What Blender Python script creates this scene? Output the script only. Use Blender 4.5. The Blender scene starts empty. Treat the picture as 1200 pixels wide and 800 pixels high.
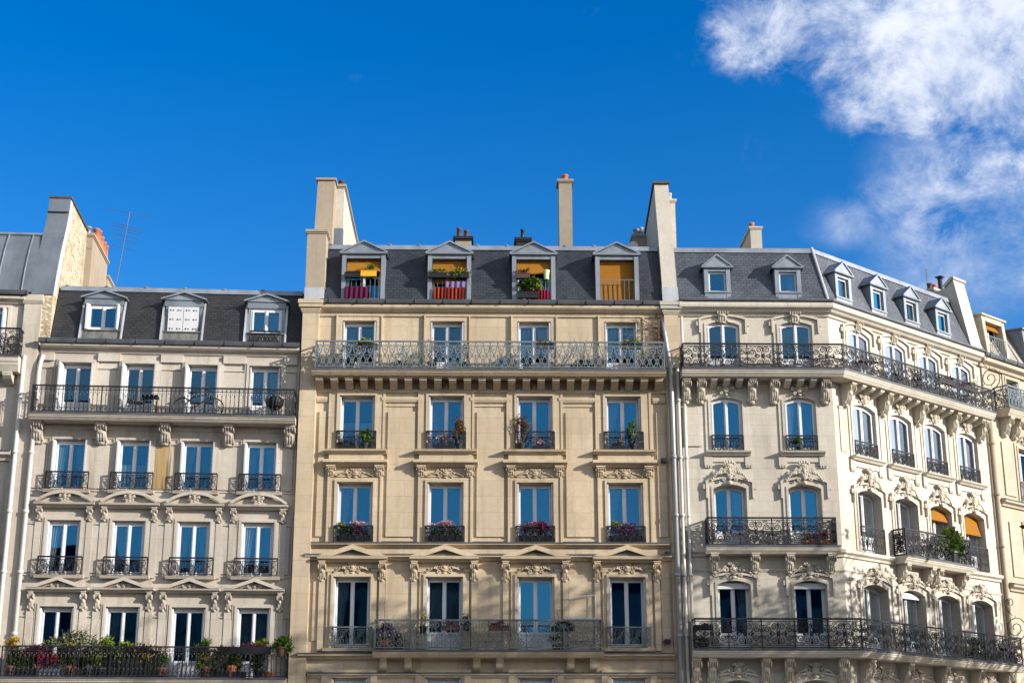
import bpy, bmesh, math, random
from math import sin, cos, tan, pi, radians as rad, sqrt
from mathutils import Vector, Matrix
rng = random.Random(7)
S = bpy.context.scene
COL = S.collection

# ------------------------------------------------------------------ mesh builder
# facade coordinates: u along the wall, o outwards from the wall, z up (local x, -y, z)
class MB:
    def __init__(s, T=None):
        s.v = []; s.f = []; s.T = T
    def add(s, pts, faces):
        b = len(s.v)
        for (u, o, z) in pts:
            s.v.append(s.T(u, o, z) if s.T else (u, -o, z))
        for f in faces: s.f.append([b + i for i in f])
    def box(s, u0, u1, o0, o1, z0, z1):
        s.add([(u0,o0,z0),(u1,o0,z0),(u1,o1,z0),(u0,o1,z0),(u0,o0,z1),(u1,o0,z1),(u1,o1,z1),(u0,o1,z1)],
              [(0,1,2,3),(4,7,6,5),(0,4,5,1),(1,5,6,2),(2,6,7,3),(3,7,4,0)])
    def prof(s, u0, u1, pr):                       # closed (o,z) profile run along u
        n = len(pr)
        s.add([(u0,o,z) for o,z in pr] + [(u1,o,z) for o,z in pr],
              [(i,(i+1)%n,n+(i+1)%n,n+i) for i in range(n)] + [tuple(range(n))[::-1], tuple(range(n,2*n))])
    def ext(s, poly, o0, o1):                      # closed (u,z) outline pushed from o0 to o1
        n = len(poly)
        s.add([(u,o0,z) for u,z in poly] + [(u,o1,z) for u,z in poly],
              [(i,(i+1)%n,n+(i+1)%n,n+i) for i in range(n)] + [tuple(range(n))[::-1], tuple(range(n,2*n))])
    def ring(s, A, B, o0, o1, closed=True):        # band between outlines A and B
        n = len(A); m = n if closed else n-1
        for i in range(m):
            j = (i+1) % n
            q = [A[i],A[j],B[j],B[i]]
            s.add([(u,o0,z) for u,z in q] + [(u,o1,z) for u,z in q],
                  [(0,1,2,3),(7,6,5,4),(0,4,5,1),(2,6,7,3)] + ([(1,5,6,2)] if (not closed and i==m-1) else []) + ([(3,7,4,0)] if (not closed and i==0) else []))
    def tube(s, path, r, n=4, r1=None):
        P = [Vector(p) for p in path]
        if len(P) < 2: return
        up = Vector((0,1,0)); base = len(s.v); pts = []
        for i, p in enumerate(P):
            t = (P[min(i+1,len(P)-1)] - P[max(i-1,0)])
            if t.length < 1e-9: t = Vector((0,0,1))
            t.normalize()
            a = t.cross(up)
            if a.length < 1e-3: a = t.cross(Vector((1,0,0)))
            a.normalize(); b = t.cross(a)
            rr = r if r1 is None else r + (r1-r)*i/(len(P)-1)
            for k in range(n):
                an = 2*pi*(k+.5)/n
                q = p + a*(rr*cos(an)) + b*(rr*sin(an)); pts.append(tuple(q))
        fs = []
        for i in range(len(P)-1):
            for k in range(n):
                fs.append((i*n+k, i*n+(k+1)%n, (i+1)*n+(k+1)%n, (i+1)*n+k))
        fs.append(tuple(range(n))[::-1]); fs.append(tuple(range((len(P)-1)*n, len(P)*n)))
        s.add(pts, fs)
    def blob(s, c, r, n=8, m=5):
        pts = [(c[0],c[1],c[2]-r[2])]
        for j in range(1,m):
            a = pi*j/m
            for k in range(n):
                b = 2*pi*k/n
                pts.append((c[0]+r[0]*sin(a)*cos(b), c[1]+r[1]*sin(a)*sin(b), c[2]-r[2]*cos(a)))
        pts.append((c[0],c[1],c[2]+r[2])); L = len(pts)-1
        fs = [(0,1+(k+1)%n,1+k) for k in range(n)]
        for j in range(m-2):
            for k in range(n):
                fs.append((1+j*n+k,1+j*n+(k+1)%n,1+(j+1)*n+(k+1)%n,1+(j+1)*n+k))
        fs += [(L,1+(m-2)*n+k,1+(m-2)*n+(k+1)%n) for k in range(n)]
        s.add(pts, fs)
    def lathe(s, c, pr, n=12):                     # pr: (r,z) from bottom to top
        pts = []
        for r,z in pr:
            for k in range(n): pts.append((c[0]+r*cos(2*pi*k/n), c[1]+r*sin(2*pi*k/n), c[2]+z))
        fs = [(i*n+k,i*n+(k+1)%n,(i+1)*n+(k+1)%n,(i+1)*n+k) for i in range(len(pr)-1) for k in range(n)]
        fs += [tuple(range(n))[::-1], tuple(range((len(pr)-1)*n, len(pr)*n))]
        s.add(pts, fs)
    def mesh(s, name, mat, smooth=False, recalc=True):
        me = bpy.data.meshes.new(name); me.from_pydata(s.v, [], s.f)
        if recalc:
            bm = bmesh.new(); bm.from_mesh(me)
            bmesh.ops.recalc_face_normals(bm, faces=bm.faces); bm.to_mesh(me); bm.free()
        if mat: me.materials.append(mat)
        if smooth: me.polygons.foreach_set('use_smooth', [True]*len(me.polygons))
        me.update(); return me

def ob(name, data, parent=None, loc=(0,0,0), rz=0, kind=None):
    o = bpy.data.objects.new(name, data); COL.objects.link(o)
    o.location = loc; o.rotation_euler = (0,0,rz)
    if parent: o.parent = parent
    if kind: o['kind'] = kind
    return o
def thing(name, label, cat, data=None, loc=(0,0,0), rz=0, group=None):
    o = ob(name, data, None, loc, rz); o['label'] = label; o['category'] = cat
    if group: o['group'] = group
    return o
CACHE = {}
def cached(key, fn):
    if key not in CACHE: CACHE[key] = fn()
    return CACHE[key]
class Face:                                        # a wall plane inside a building's own frame
    def __init__(s, root, ox=0, deg=0):
        s.root = root; s.ox = ox; s.a = rad(deg)
    def loc(s, u, z=0, o=0):
        return (s.ox + u*cos(s.a) + o*sin(s.a), u*sin(s.a) - o*cos(s.a), z)
    def T(s, u, o, z): return s.loc(u, z, o)
    def mb(s): return MB(s.T)
    def put(s, name, me, u, z=0, o=0, parent=None):
        if parent is None: return ob(name, me, s.root, s.loc(u,z,o), s.a)
        return ob(name, me, parent, (u,-o,z))
    def world(s, u, z, o=0): return s.root.matrix_basis @ Vector(s.loc(u,z,o))
    def wrz(s): return s.root.rotation_euler.z + s.a

# ------------------------------------------------------------------ materials
def newmat(name):
    m = bpy.data.materials.new(name); m.use_nodes = True
    nt = m.node_tree; nt.nodes.clear()
    return m, nt
def N(nt, t, **k):
    n = nt.nodes.new(t)
    for a, b in k.items():
        if a in n.inputs.keys() if isinstance(a, str) else False: n.inputs[a].default_value = b
        else: setattr(n, a, b)
    return n
def math_(nt, op, a, b=None, c=None, clamp=False):
    n = nt.nodes.new('ShaderNodeMath'); n.operation = op; n.use_clamp = clamp
    for i, x in enumerate((a,b,c)):
        if x is None: continue
        if isinstance(x, (int,float)): n.inputs[i].default_value = x
        else: nt.links.new(x, n.inputs[i])
    return n.outputs[0]
def mixc(nt, f, a, b, mode='MIX'):
    n = nt.nodes.new('ShaderNodeMix'); n.data_type = 'RGBA'; n.blend_type = mode
    for i, x in ((0,f),(6,a),(7,b)):
        if isinstance(x, (int,float)): n.inputs[i].default_value = x
        elif isinstance(x, tuple): n.inputs[i].default_value = (*x[:3],1)
        else: nt.links.new(x, n.inputs[i])
    return n.outputs[2]
def maprange(nt, v, a, b, c, d, smooth=False):
    n = nt.nodes.new('ShaderNodeMapRange'); n.clamp = True
    if smooth: n.interpolation_type = 'SMOOTHSTEP'
    nt.links.new(v, n.inputs[0])
    for i, x in enumerate((a,b,c,d)): n.inputs[i+1].default_value = x
    return n.outputs[0]
def noise(nt, vec, scale, detail=4, rough=.55):
    n = nt.nodes.new('ShaderNodeTexNoise'); n.inputs['Scale'].default_value = scale
    n.inputs['Detail'].default_value = detail; n.inputs['Roughness'].default_value = rough
    if vec is not None: nt.links.new(vec, n.inputs['Vector'])
    return n.outputs[0]
def wpos(nt, ang=0, sc=(1,1,1)):                   # world position turned so x runs along the wall
    g = nt.nodes.new('ShaderNodeNewGeometry'); m = nt.nodes.new('ShaderNodeMapping')
    m.vector_type = 'POINT'; m.inputs['Rotation'].default_value = (0,0,-ang); m.inputs['Scale'].default_value = sc
    nt.links.new(g.outputs['Position'], m.inputs['Vector']); return m.outputs[0]
def finish(nt, col, rough=.8, metal=0, spec=.3, bump=None, bstr=.3, bdist=.01):
    p = nt.nodes.new('ShaderNodeBsdfPrincipled'); o = nt.nodes.new('ShaderNodeOutputMaterial')
    if isinstance(col, tuple): p.inputs['Base Color'].default_value = (*col[:3],1)
    else: nt.links.new(col, p.inputs['Base Color'])
    if isinstance(rough,(int,float)): p.inputs['Roughness'].default_value = rough
    else: nt.links.new(rough, p.inputs['Roughness'])
    p.inputs['Metallic'].default_value = metal; p.inputs['Specular IOR Level'].default_value = spec
    if bump is not None:
        b = nt.nodes.new('ShaderNodeBump'); b.inputs['Strength'].default_value = bstr; b.inputs['Distance'].default_value = bdist
        nt.links.new(bump, b.inputs['Height']); nt.links.new(b.outputs[0], p.inputs['Normal'])
    nt.links.new(p.outputs[0], o.inputs[0]); return p
def xzvec(nt, v):
    s = nt.nodes.new('ShaderNodeSeparateXYZ'); c = nt.nodes.new('ShaderNodeCombineXYZ')
    nt.links.new(v, s.inputs[0]); nt.links.new(s.outputs[0], c.inputs[0]); nt.links.new(s.outputs[2], c.inputs[1])
    return c.outputs[0], s
def stone(name, base, ang=0, warm=(1.06,.97,.84), stain=.35, joints=.12, bw=1.05, bh=.42):
    m, nt = newmat(name)
    v = wpos(nt, ang); v2 = wpos(nt, ang, (2.2,2.2,.22)); v3 = wpos(nt, ang, (1,1,.6))
    c = mixc(nt, maprange(nt, noise(nt, v3, .55, 5, .6), .3,.7,0,1), tuple(x*.74 for x in base), tuple(min(1,x*1.12) for x in base))
    c = mixc(nt, maprange(nt, noise(nt, v, 1.7, 6, .65), .42,.72,0,.55), c, tuple(base[i]*warm[i]*.86 for i in range(3)))
    c = mixc(nt, maprange(nt, noise(nt, v2, 1.3, 5, .65), .52,.78,0,stain), c, tuple(base[i]*(.38,.35,.31)[i] for i in range(3)))
    c = mixc(nt, maprange(nt, noise(nt, v, 26, 4, .75), .38,.7,.0,.34), c, tuple(x*.55 for x in base))
    c = mixc(nt, maprange(nt, noise(nt, v, 5.5, 5, .7), .36,.7,0,.30), c, tuple(base[i]*(.66,.62,.56)[i] for i in range(3)))
    vec, sp = xzvec(nt, v)
    b = nt.nodes.new('ShaderNodeTexBrick'); nt.links.new(vec, b.inputs['Vector'])
    b.inputs['Scale'].default_value = 1; b.inputs['Mortar Size'].default_value = .007; b.inputs['Mortar Smooth'].default_value = .5
    b.inputs['Brick Width'].default_value = bw; b.inputs['Row Height'].default_value = bh; b.offset = .5
    b.inputs['Color1'].default_value = (1,1,1,1); b.inputs['Color2'].default_value = (.90,.89,.87,1); b.inputs['Mortar'].default_value = (.62,.58,.52,1)
    c = mixc(nt, min(1,joints*4), c, b.outputs[0], 'MULTIPLY')
    h = noise(nt, v, 22, 6, .7)
    finish(nt, c, .88, spec=.15, bump=h, bstr=.35, bdist=.012); return m
def plain(name, base, rough=.6, metal=0, var=.18, scale=3, spec=.35, streak=True):
    m, nt = newmat(name); v = wpos(nt, 0, (1,1,.35) if streak else (1,1,1))
    c = mixc(nt, maprange(nt, noise(nt, v, scale, 5, .6), .3,.72,0,1), tuple(x*(1-var) for x in base), tuple(min(1,x*(1+var*.6)) for x in base))
    finish(nt, c, rough, metal, spec, noise(nt, v, scale*9, 3), .12, .004); return m
def slate(name, base, ang=0, rw=.22, rh=.115):
    m, nt = newmat(name); v = wpos(nt, ang); vec, sp = xzvec(nt, v)
    b = nt.nodes.new('ShaderNodeTexBrick'); nt.links.new(vec, b.inputs['Vector'])
    b.inputs['Scale'].default_value = 1; b.inputs['Mortar Size'].default_value = .011; b.inputs['Mortar Smooth'].default_value = .2
    b.inputs['Brick Width'].default_value = rw; b.inputs['Row Height'].default_value = rh; b.inputs['Bias'].default_value = -.1
    b.inputs['Color1'].default_value = (*[x*.80 for x in base],1); b.inputs['Color2'].default_value = (*[x*1.25 for x in base],1)
    b.inputs['Mortar'].default_value = (*[x*.28 for x in base],1)
    c = mixc(nt, maprange(nt, noise(nt, wpos(nt, ang,(1.5,1.5,.35)), 1.1, 5, .6), .45,.75,0,.5), b.outputs[0], tuple(x*1.7 for x in base))
    r = maprange(nt, noise(nt, v, 4, 3), .3,.7,.42,.68)
    finish(nt, c, r, 0, .4, b.outputs[1], -.5, .012); return m
def glassmat(name, refl=.24, tint=(.82,.88,.9), sky_tint=(.07,.38,.72,1)):
    m, nt = newmat(name)
    t = N(nt,'ShaderNodeBsdfTransparent'); t.inputs[0].default_value = (*tint,1)
    g = N(nt,'ShaderNodeBsdfGlossy'); g.inputs['Roughness'].default_value = .012; g.inputs['Color'].default_value = sky_tint  # blue of the reflected sky is put into the gloss colour
    # old panes are never quite flat
    bmp = nt.nodes.new('ShaderNodeBump'); bmp.inputs['Strength'].default_value = .09; bmp.inputs['Distance'].default_value = .02
    nt.links.new(noise(nt, wpos(nt), 1.6, 1), bmp.inputs['Height']); nt.links.new(bmp.outputs[0], g.inputs['Normal'])
    lw = N(nt,'ShaderNodeLayerWeight'); lw.inputs[0].default_value = .35
    f = maprange(nt, lw.outputs['Fresnel'], 0, 1, refl, 1)
    x = N(nt,'ShaderNodeMixShader'); o = N(nt,'ShaderNodeOutputMaterial')
    nt.links.new(f, x.inputs[0]); nt.links.new(t.outputs[0], x.inputs[1]); nt.links.new(g.outputs[0], x.inputs[2]); nt.links.new(x.outputs[0], o.inputs[0])
    return m
def leafmat(name, a, b, rough=.55, trans=.25):
    m, nt = newmat(name); gi = N(nt,'ShaderNodeNewGeometry')
    c = mixc(nt, maprange(nt, noise(nt, wpos(nt), 9, 2), .35,.65,0,1), a, b)
    c = mixc(nt, math_(nt,'MULTIPLY', gi.outputs['Random Per Island'], .6), c, tuple(x*.45 for x in a))
    d = N(nt,'ShaderNodeBsdfDiffuse'); t = N(nt,'ShaderNodeBsdfTranslucent'); x = N(nt,'ShaderNodeMixShader'); o = N(nt,'ShaderNodeOutputMaterial')
    nt.links.new(c, d.inputs[0]); nt.links.new(c, t.inputs[0]); x.inputs[0].default_value = trans
    nt.links.new(d.outputs[0], x.inputs[1]); nt.links.new(t.outputs[0], x.inputs[2]); nt.links.new(x.outputs[0], o.inputs[0]); return m
def clothmat(name, col, trans=.35, stripe=None, sc=30):
    m, nt = newmat(name); v = wpos(nt)
    c = mixc(nt, maprange(nt, noise(nt, v, 5, 3), .3,.7,0,1), tuple(x*.85 for x in col), col)
    if stripe:
        s = N(nt,'ShaderNodeSeparateXYZ'); nt.links.new(v, s.inputs[0])
        w = math_(nt,'SINE', math_(nt,'MULTIPLY', s.outputs[0 if stripe[1]=='x' else 2], sc))
        c = mixc(nt, maprange(nt, w, -.2,.2,0,1), c, stripe[0])
    d = N(nt,'ShaderNodeBsdfDiffuse'); t = N(nt,'ShaderNodeBsdfTranslucent'); x = N(nt,'ShaderNodeMixShader'); o = N(nt,'ShaderNodeOutputMaterial')
    nt.links.new(c, d.inputs[0]); nt.links.new(c, t.inputs[0]); x.inputs[0].default_value = trans
    nt.links.new(d.outputs[0], x.inputs[1]); nt.links.new(t.outputs[0], x.inputs[2]); nt.links.new(x.outputs[0], o.inputs[0]); return m
A_L = rad(3.28); A_R = rad(40)
ST_L  = stone('stone_grey_beige', (.51,.462,.405), A_L, stain=.7, bw=1.3, bh=.5)
ST_M  = stone('stone_golden', (.56,.46,.335), 0, stain=.65, joints=.2, bw=1.2, bh=.52)
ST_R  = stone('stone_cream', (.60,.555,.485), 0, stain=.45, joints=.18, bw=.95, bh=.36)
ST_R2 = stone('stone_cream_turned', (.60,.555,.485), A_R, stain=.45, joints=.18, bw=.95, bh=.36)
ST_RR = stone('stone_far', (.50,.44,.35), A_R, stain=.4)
ORN_R = stone('stone_carved_cream', (.53,.48,.40), A_R, stain=.5, joints=0)
ORN_M = stone('stone_carved_golden', (.50,.41,.29), 0, stain=.5, joints=0)
ORN_L = stone('stone_carved_grey', (.47,.415,.35), A_L, stain=.5, joints=0)
RENDER_W = stone('chimney_render_pale', (.50,.465,.41), 0, stain=.3, joints=0)
RENDER_B = stone('chimney_render_tan', (.36,.30,.23), 0, stain=.35, joints=0)
RUBBLE = None
SL_L = slate('slate_brown', (.024,.024,.028), A_L, .20, .105)
SL_M = slate('slate_dark', (.026,.030,.040), 0, .20, .105)
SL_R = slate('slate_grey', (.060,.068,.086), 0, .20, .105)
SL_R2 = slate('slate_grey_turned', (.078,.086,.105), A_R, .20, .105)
ZINC = plain('zinc', (.23,.26,.30), .5, .3, .3, 2.0)
ZINC_L = plain('zinc_pale', (.42,.43,.45), .5, .2, .25, 2.0)
ZINC_S = plain('zinc_stained', (.15,.15,.14), .7, .1, .5, 5.0)
ZINC_D = plain('zinc_dark', (.16,.185,.215), .5, .35, .3, 2.0)
GUTTER = plain('gutter_lead', (.085,.09,.10), .55, .3, .3, 2)
WHITE = plain('white_paint', (.61,.62,.64), .45, 0, .08, 3)
WHITE2 = plain('white_shutter_paint', (.52,.525,.54), .5, 0, .12, 3)
IRONG2 = plain('dark_green_iron', (.125,.15,.148), .5, .2, .4, 6)
IRON = plain('black_iron', (.018,.018,.022), .45, .2, .4, 6)
IRONG = plain('grey_green_iron', (.145,.175,.195), .5, .2, .3, 6)
PIPE = plain('pipe_grey', (.33,.34,.36), .4, .2, .2, 2)
PIPEW = plain('pipe_white', (.50,.48,.45), .5, 0, .15, 2)
TERRA = plain('terracotta', (.42,.13,.055), .8, 0, .25, 8)
TERRA_D = plain('dark_clay', (.10,.045,.035), .8, 0, .3, 8)
BLACKM = plain('black_metal', (.02,.02,.022), .5, .3, .3, 8)
INTER = plain('room_plaster', (.30,.28,.25), .9, 0, .1, 1)
GLASS = glassmat('window_glass', .125)
GLASS_G = glassmat('grey_blue_glass', .12, (.82,.88,.9), (.13,.36,.55,1))
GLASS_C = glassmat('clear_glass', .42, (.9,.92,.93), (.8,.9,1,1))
VOILE = clothmat('voile', (.72,.73,.72), .5)
DRAPE = clothmat('grey_drape', (.30,.30,.31), .2)
ORANGE = clothmat('orange_canvas', (.54,.25,.045), .40, ((.38,.165,.03),'z'), 105)
ROLLER = plain('roller_box', (.62,.56,.54), .5, 0, .05)
G1 = leafmat('leaf_green', (.10,.17,.025), (.045,.10,.02)); G2 = leafmat('leaf_lime', (.24,.30,.03), (.12,.2,.03))
G3 = leafmat('leaf_grey', (.20,.23,.13), (.12,.16,.08)); G4 = leafmat('leaf_dark', (.035,.06,.02), (.06,.08,.03))
BRN = leafmat('leaf_brown', (.20,.10,.04), (.10,.06,.03)); RED = leafmat('flower_red', (.45,.03,.04), (.25,.02,.05))
PINK = leafmat('flower_pink', (.66,.42,.42), (.50,.20,.28)); PURP = leafmat('leaf_purple', (.12,.03,.09), (.22,.04,.10))
YEL = leafmat('leaf_yellow', (.50,.34,.04), (.35,.25,.04)); VIOL = leafmat('flower_violet', (.24,.13,.34), (.15,.08,.20))
TWIG = plain('twig_bark', (.17,.125,.09), .9, 0, .3, 10)
BARK = plain('tree_bark', (.16,.135,.10), .9, 0, .35, 4)
def rubble():
    m, nt = newmat('rubble_stone'); v = wpos(nt, 0, (1,1,1.7))
    w = nt.nodes.new('ShaderNodeTexVoronoi'); w.inputs['Scale'].default_value = 5.5; nt.links.new(v, w.inputs['Vector'])
    w2 = nt.nodes.new('ShaderNodeTexVoronoi'); w2.feature = 'DISTANCE_TO_EDGE'; w2.inputs['Scale'].default_value = 5.5; nt.links.new(v, w2.inputs['Vector'])
    sx = nt.nodes.new('ShaderNodeSeparateXYZ'); nt.links.new(w.outputs['Color'], sx.inputs[0]); c = mixc(nt, sx.outputs[0], (.30,.235,.15), (.62,.51,.36))
    c = mixc(nt, maprange(nt, noise(nt, v, 1.6, 4), .4,.7,0,.6), c, (.58,.50,.38))
    c = mixc(nt, maprange(nt, w2.outputs['Distance'], 0,.09,.85,0), c, (.20,.17,.13))
    finish(nt, c, .9, 0, .15, w2.outputs['Distance'], .6, .05); return m
RUBBLE = rubble()
def rust():
    m, nt = newmat('rust_streaked_stone'); v = wpos(nt, A_L, (5,5,.25)); base = (.45,.38,.30)
    c = mixc(nt, maprange(nt, noise(nt, v, 1.1, 4, .6), .42,.58,0,.85), base, (.30,.19,.06))
    c = mixc(nt, maprange(nt, noise(nt, wpos(nt, A_L, (9,9,.5)), 1.3, 4, .6), .54,.66,0,.8), c, (.10,.085,.04))
    finish(nt, c, .85, 0, .15); return m
RUST = rust()
COPING = plain('coping_dark', (.075,.062,.055), .8, 0, .3, 4)

# ------------------------------------------------------------------ shared shapes
def arc_pts(w, h, rise, inset=0, n=10):            # outline of an opening with a segmental head, from bottom left clockwise
    a = w/2 - inset
    if rise <= 0: return [(-a,inset),(-a,h-inset),(a,h-inset),(a,inset)]
    R = (w*w/4 + rise*rise)/(2*rise); cz = h - R; r = R - inset
    t = math.asin(min(1,a/r)); P = [(-a,inset)]
    for i in range(n+1):
        th = -t + 2*t*i/n; P.append((r*sin(th), cz + r*cos(th)))
    P.append((a,inset)); return P
def wall_sheet(mb, u0, u1, z0, z1, ops, depth=.45):
    us = sorted(set([u0,u1] + [x for a in ops for x in (a[0]-a[1]/2, a[0]+a[1]/2)]))
    zs = sorted(set([z0,z1] + [x for a in ops for x in (a[2],a[3]) if z0 <= x <= z1]))
    def inside(u,z): return any(abs(u-a[0]) < a[1]/2 and a[2] < z < a[3] for a in ops)
    for i in range(len(us)-1):
        for j in range(len(zs)-1):
            if us[i+1]-us[i] < 1e-6 or zs[j+1]-zs[j] < 1e-6: continue
            if inside((us[i]+us[i+1])/2,(zs[j]+zs[j+1])/2): continue
            mb.add([(us[i],0,zs[j]),(us[i+1],0,zs[j]),(us[i+1],0,zs[j+1]),(us[i],0,zs[j+1])], [(0,1,2,3)])
    for a in ops:
        c, w, b, t = a[:4]; rise = a[4] if len(a) > 4 else 0
        l, r = c-w/2, c+w/2
        if rise <= 0:
            q = [(l,b),(l,t),(r,t),(r,b)]
        else:
            q = [(c+x, b+z) for x,z in arc_pts(w, t-b, rise)]
            m = len(q)//2
            mb.add([(x,0,z) for x,z in [(l,t)] + q[1:m+1]], [tuple(range(m+1))])
            mb.add([(x,0,z) for x,z in [(r,t)] + q[-2:m-1:-1]], [tuple(range(len(q)-m))])
        n = len(q)
        mb.add([(x,0,z) for x,z in q] + [(x,-depth,z) for x,z in q], [(i,(i+1)%n,n+(i+1)%n,n+i) for i in range(n)])
def spiral(cx, cz, r, a0, turns, d=1, n=11, end=.22):
    m = max(6,int(n*turns)); P = []
    for i in range(m+1):
        t = i/m; rr = r*(1-(1-end)*t); a = a0 + d*2*pi*turns*t
        P.append((cx+rr*cos(a), cz+rr*sin(a)))
    return P
def rail_paths(style, W, H, posts=True):
    """iron work as (list of (s,z) points, radius); blobs as (s,z,r)"""
    out = []; bl = []
    out.append(([(0,H),(W,H)], .026))
    if style == 'baluster':
        out += [([(0,H-.12),(W,H-.12)],.013), ([(0,.05),(W,.05)],.016)]
        n = max(2,round(W/.135)); d = W/n
        for i in range(n+1):
            x = i*d; big = i % 8 == 0
            out.append(([(x,0.0 if big else .05),(x,H)], .02 if big else .010))
            if not big:
                bl += [(x,H*.70,.022,.06),(x,.26,.022,.035)]
            if i < n:
                out.append(([(x+d/2+d/2*cos(a), H-.12+.11*0+.05*sin(a)+.02) for a in [pi*k/6 for k in range(7)]], .007))
                out.append(([(x+d/2-d/2*cos(a), .06+.13*sin(a)) for a in [pi*k/6 for k in range(7)]], .008))
                bl.append((x+d/2,H-.2,.018,.03))
    elif style == 'lattice':
        out += [([(0,.07),(W,.07)],.016)]
        n = max(2,round(W/.235)); d = W/n
        for i in range(n+1):
            x = i*d
            if i % 4 == 0: out.append(([(x,0),(x,H)],.02))
        for i in range(n):
            x = i*d; c = x+d/2
            for sg in (-1,1):
                out.append(([(c+sg*d*.5*cos(pi*t), .07+t*(H-.11)) for t in [k/10 for k in range(11)]], .012))
                out.append(([(c+sg*d*.5*sin(pi*t*.5), .07+t*H*.42) for t in [k/6 for k in range(7)]], .011))
                out.append((spiral(c+sg*d*.25, H*.83, d*.22, pi/2, 1.1, sg, 10, .35), .011))
                out.append(([(c, H*.52),(c+sg*d*.30,H*.60),(c+sg*d*.36,H*.70),(c+sg*d*.12,H*.74),(c,H*.66)],.010))
            out.append(([(c-d*.5,H*.50),(c+d*.5,H*.50)],.009))
            bl += [(c,H*.46,.03,.045),(c,H*.72,.02,.03)]
    elif style == 'scroll':
        out += [([(0,.08),(W,.08)],.016)]
        n = max(2,round(W/.29)); d = W/n
        for i in range(n+1):
            x = i*d; out.append(([(x,0 if i%4==0 else .08),(x,H)], .018 if i%4==0 else .010))
        for i in range(n):
            c = i*d+d/2; r = d*.40
            out.append((spiral(c, H-.04-r, r, -pi/2, 1.5, 1 if i%2 else -1), .011))
            out.append((spiral(c, .10+r, r, pi/2, 1.5, 1 if i%2 else -1), .011))
            out.append(([(c-d*.42,H*.5),(c,H*.66),(c+d*.42,H*.5),(c,H*.34),(c-d*.42,H*.5)],.009))
            bl.append((c,H*.5,.035,.05))
    elif style == 'rosette':
        out += [([(0,.045),(W,.045)],.016), ([(0,H-.075),(W,H-.075)],.010), ([(0,.11),(W,.11)],.008)]
        n = max(1,round(W/1.12)); d = W/n
        for i in range(n+1): out.append(([(i*d,0),(i*d,H)],.016))
        for i in range(n):
            c = i*d+d/2; m = H*.5+.005; k = d/1.12
            bl += [(c,m,.075,.085),(c-.255*k,m,.05,.06),(c+.255*k,m,.05,.06),(c,m+.30,.03,.05),(c,m-.30,.03,.05)]
            for sg in (-1,1):
                for tz in (-1,1):
                    q = [(c+sg*.02,m+tz*.03),(c+sg*.05*k,m+tz*.10)] + [(c+sg*(x),m+tz*z) for x,z in spiral(.125*k,.215,.115,pi*1.25,1.6,-1,12,.2)]
                    out.append((q,.013))
                    q = [(c+sg*.10*k,m),(c+sg*.20*k,m+tz*.05)] + [(c+sg*x,m+tz*z) for x,z in spiral(.37*k,.125,.105,pi*1.1,1.6,-1,12,.2)]
                    out.append((q,.013))
                    out.append(([(c+sg*.25*k,m+tz*.335),(c+sg*.38*k,m+tz*.335),(c+sg*.42*k,m+tz*.26),(c+sg*.56*k,m+tz*.26)],.010))
                    out.append(([(c+sg*.24*k,m+tz*.30),(c+sg*.33*k,m+tz*.29),(c+sg*.38*k,m+tz*.235)],.010))
                    out.append(([(c+sg*x,m+tz*z) for x,z in spiral(.50*k,.10,.055*k,-pi/2,1.3,1,10,.3)],.011))
                    out.append(([(c+sg*.50*k,m+tz*.16),(c+sg*.50*k,m+tz*.24)],.010))
    else:                                          # guard: dense scrolls
        out += [([(0,.04),(W,.04)],.014), ([(0,H-.08),(W,H-.08)],.009)]
        out += [([(0,0),(0,H)],.016),([(W,0),(W,H)],.016)]
        n = max(2,round(W/.27)); d = W/n; h2 = H-.12
        for i in range(n):
            c = i*d+d/2; sg = 1 if i%2 else -1
            out.append((spiral(c-d*.02, .04+h2*.30, min(d*.42,h2*.28), pi/2*sg, 1.5, sg), .010))
            out.append((spiral(c+d*.02, .04+h2*.74, min(d*.36,h2*.24), -pi/2*sg, 1.4, sg), .010))
            out.append(([(c-sg*d*.45,.05),(c-sg*d*.3,h2*.55),(c+sg*d*.45,h2+.02)],.009))
            if i: out.append(([(i*d,.04),(i*d,H-.08)],.009))
            bl.append((c,.04+h2*.52,.022,.03))
    return out, bl
def rail(mb, p0, p1, z, H, style):
    """a railing panel from p0=(u,o) to p1"""
    W = sqrt((p1[0]-p0[0])**2+(p1[1]-p0[1])**2); dx = ((p1[0]-p0[0])/W,(p1[1]-p0[1])/W)
    ps, bl = rail_paths(style, W, H)
    for P, r in ps:
        mb.tube([(p0[0]+dx[0]*s, p0[1]+dx[1]*s, z+t) for s,t in P], r*{'rosette':1.5,'lattice':1.35,'baluster':1.25,'scroll':1.65}.get(style,1.3), 4)
    for s,t,r,rz in bl:
        c = (p0[0]+dx[0]*s, p0[1]+dx[1]*s, z+t)
        mb.blob(c, (r,.012 if abs(dx[0])>.5 else r,rz), 4, 3)
def guard_mesh(w, h, style, mat, o=.10):
    def f():
        mb = MB(); rail(mb, (-w/2,o),(w/2,o),0,h,style)
        for sg in (-1,1):
            for zz in (h-.02,.05): mb.tube([(sg*w/2,o,zz),(sg*w/2,-.02,zz)],.012)
        return mb.mesh('guard_railing', mat)
    return cached(('guard',w,h,style,mat.name,o), f)

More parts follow.
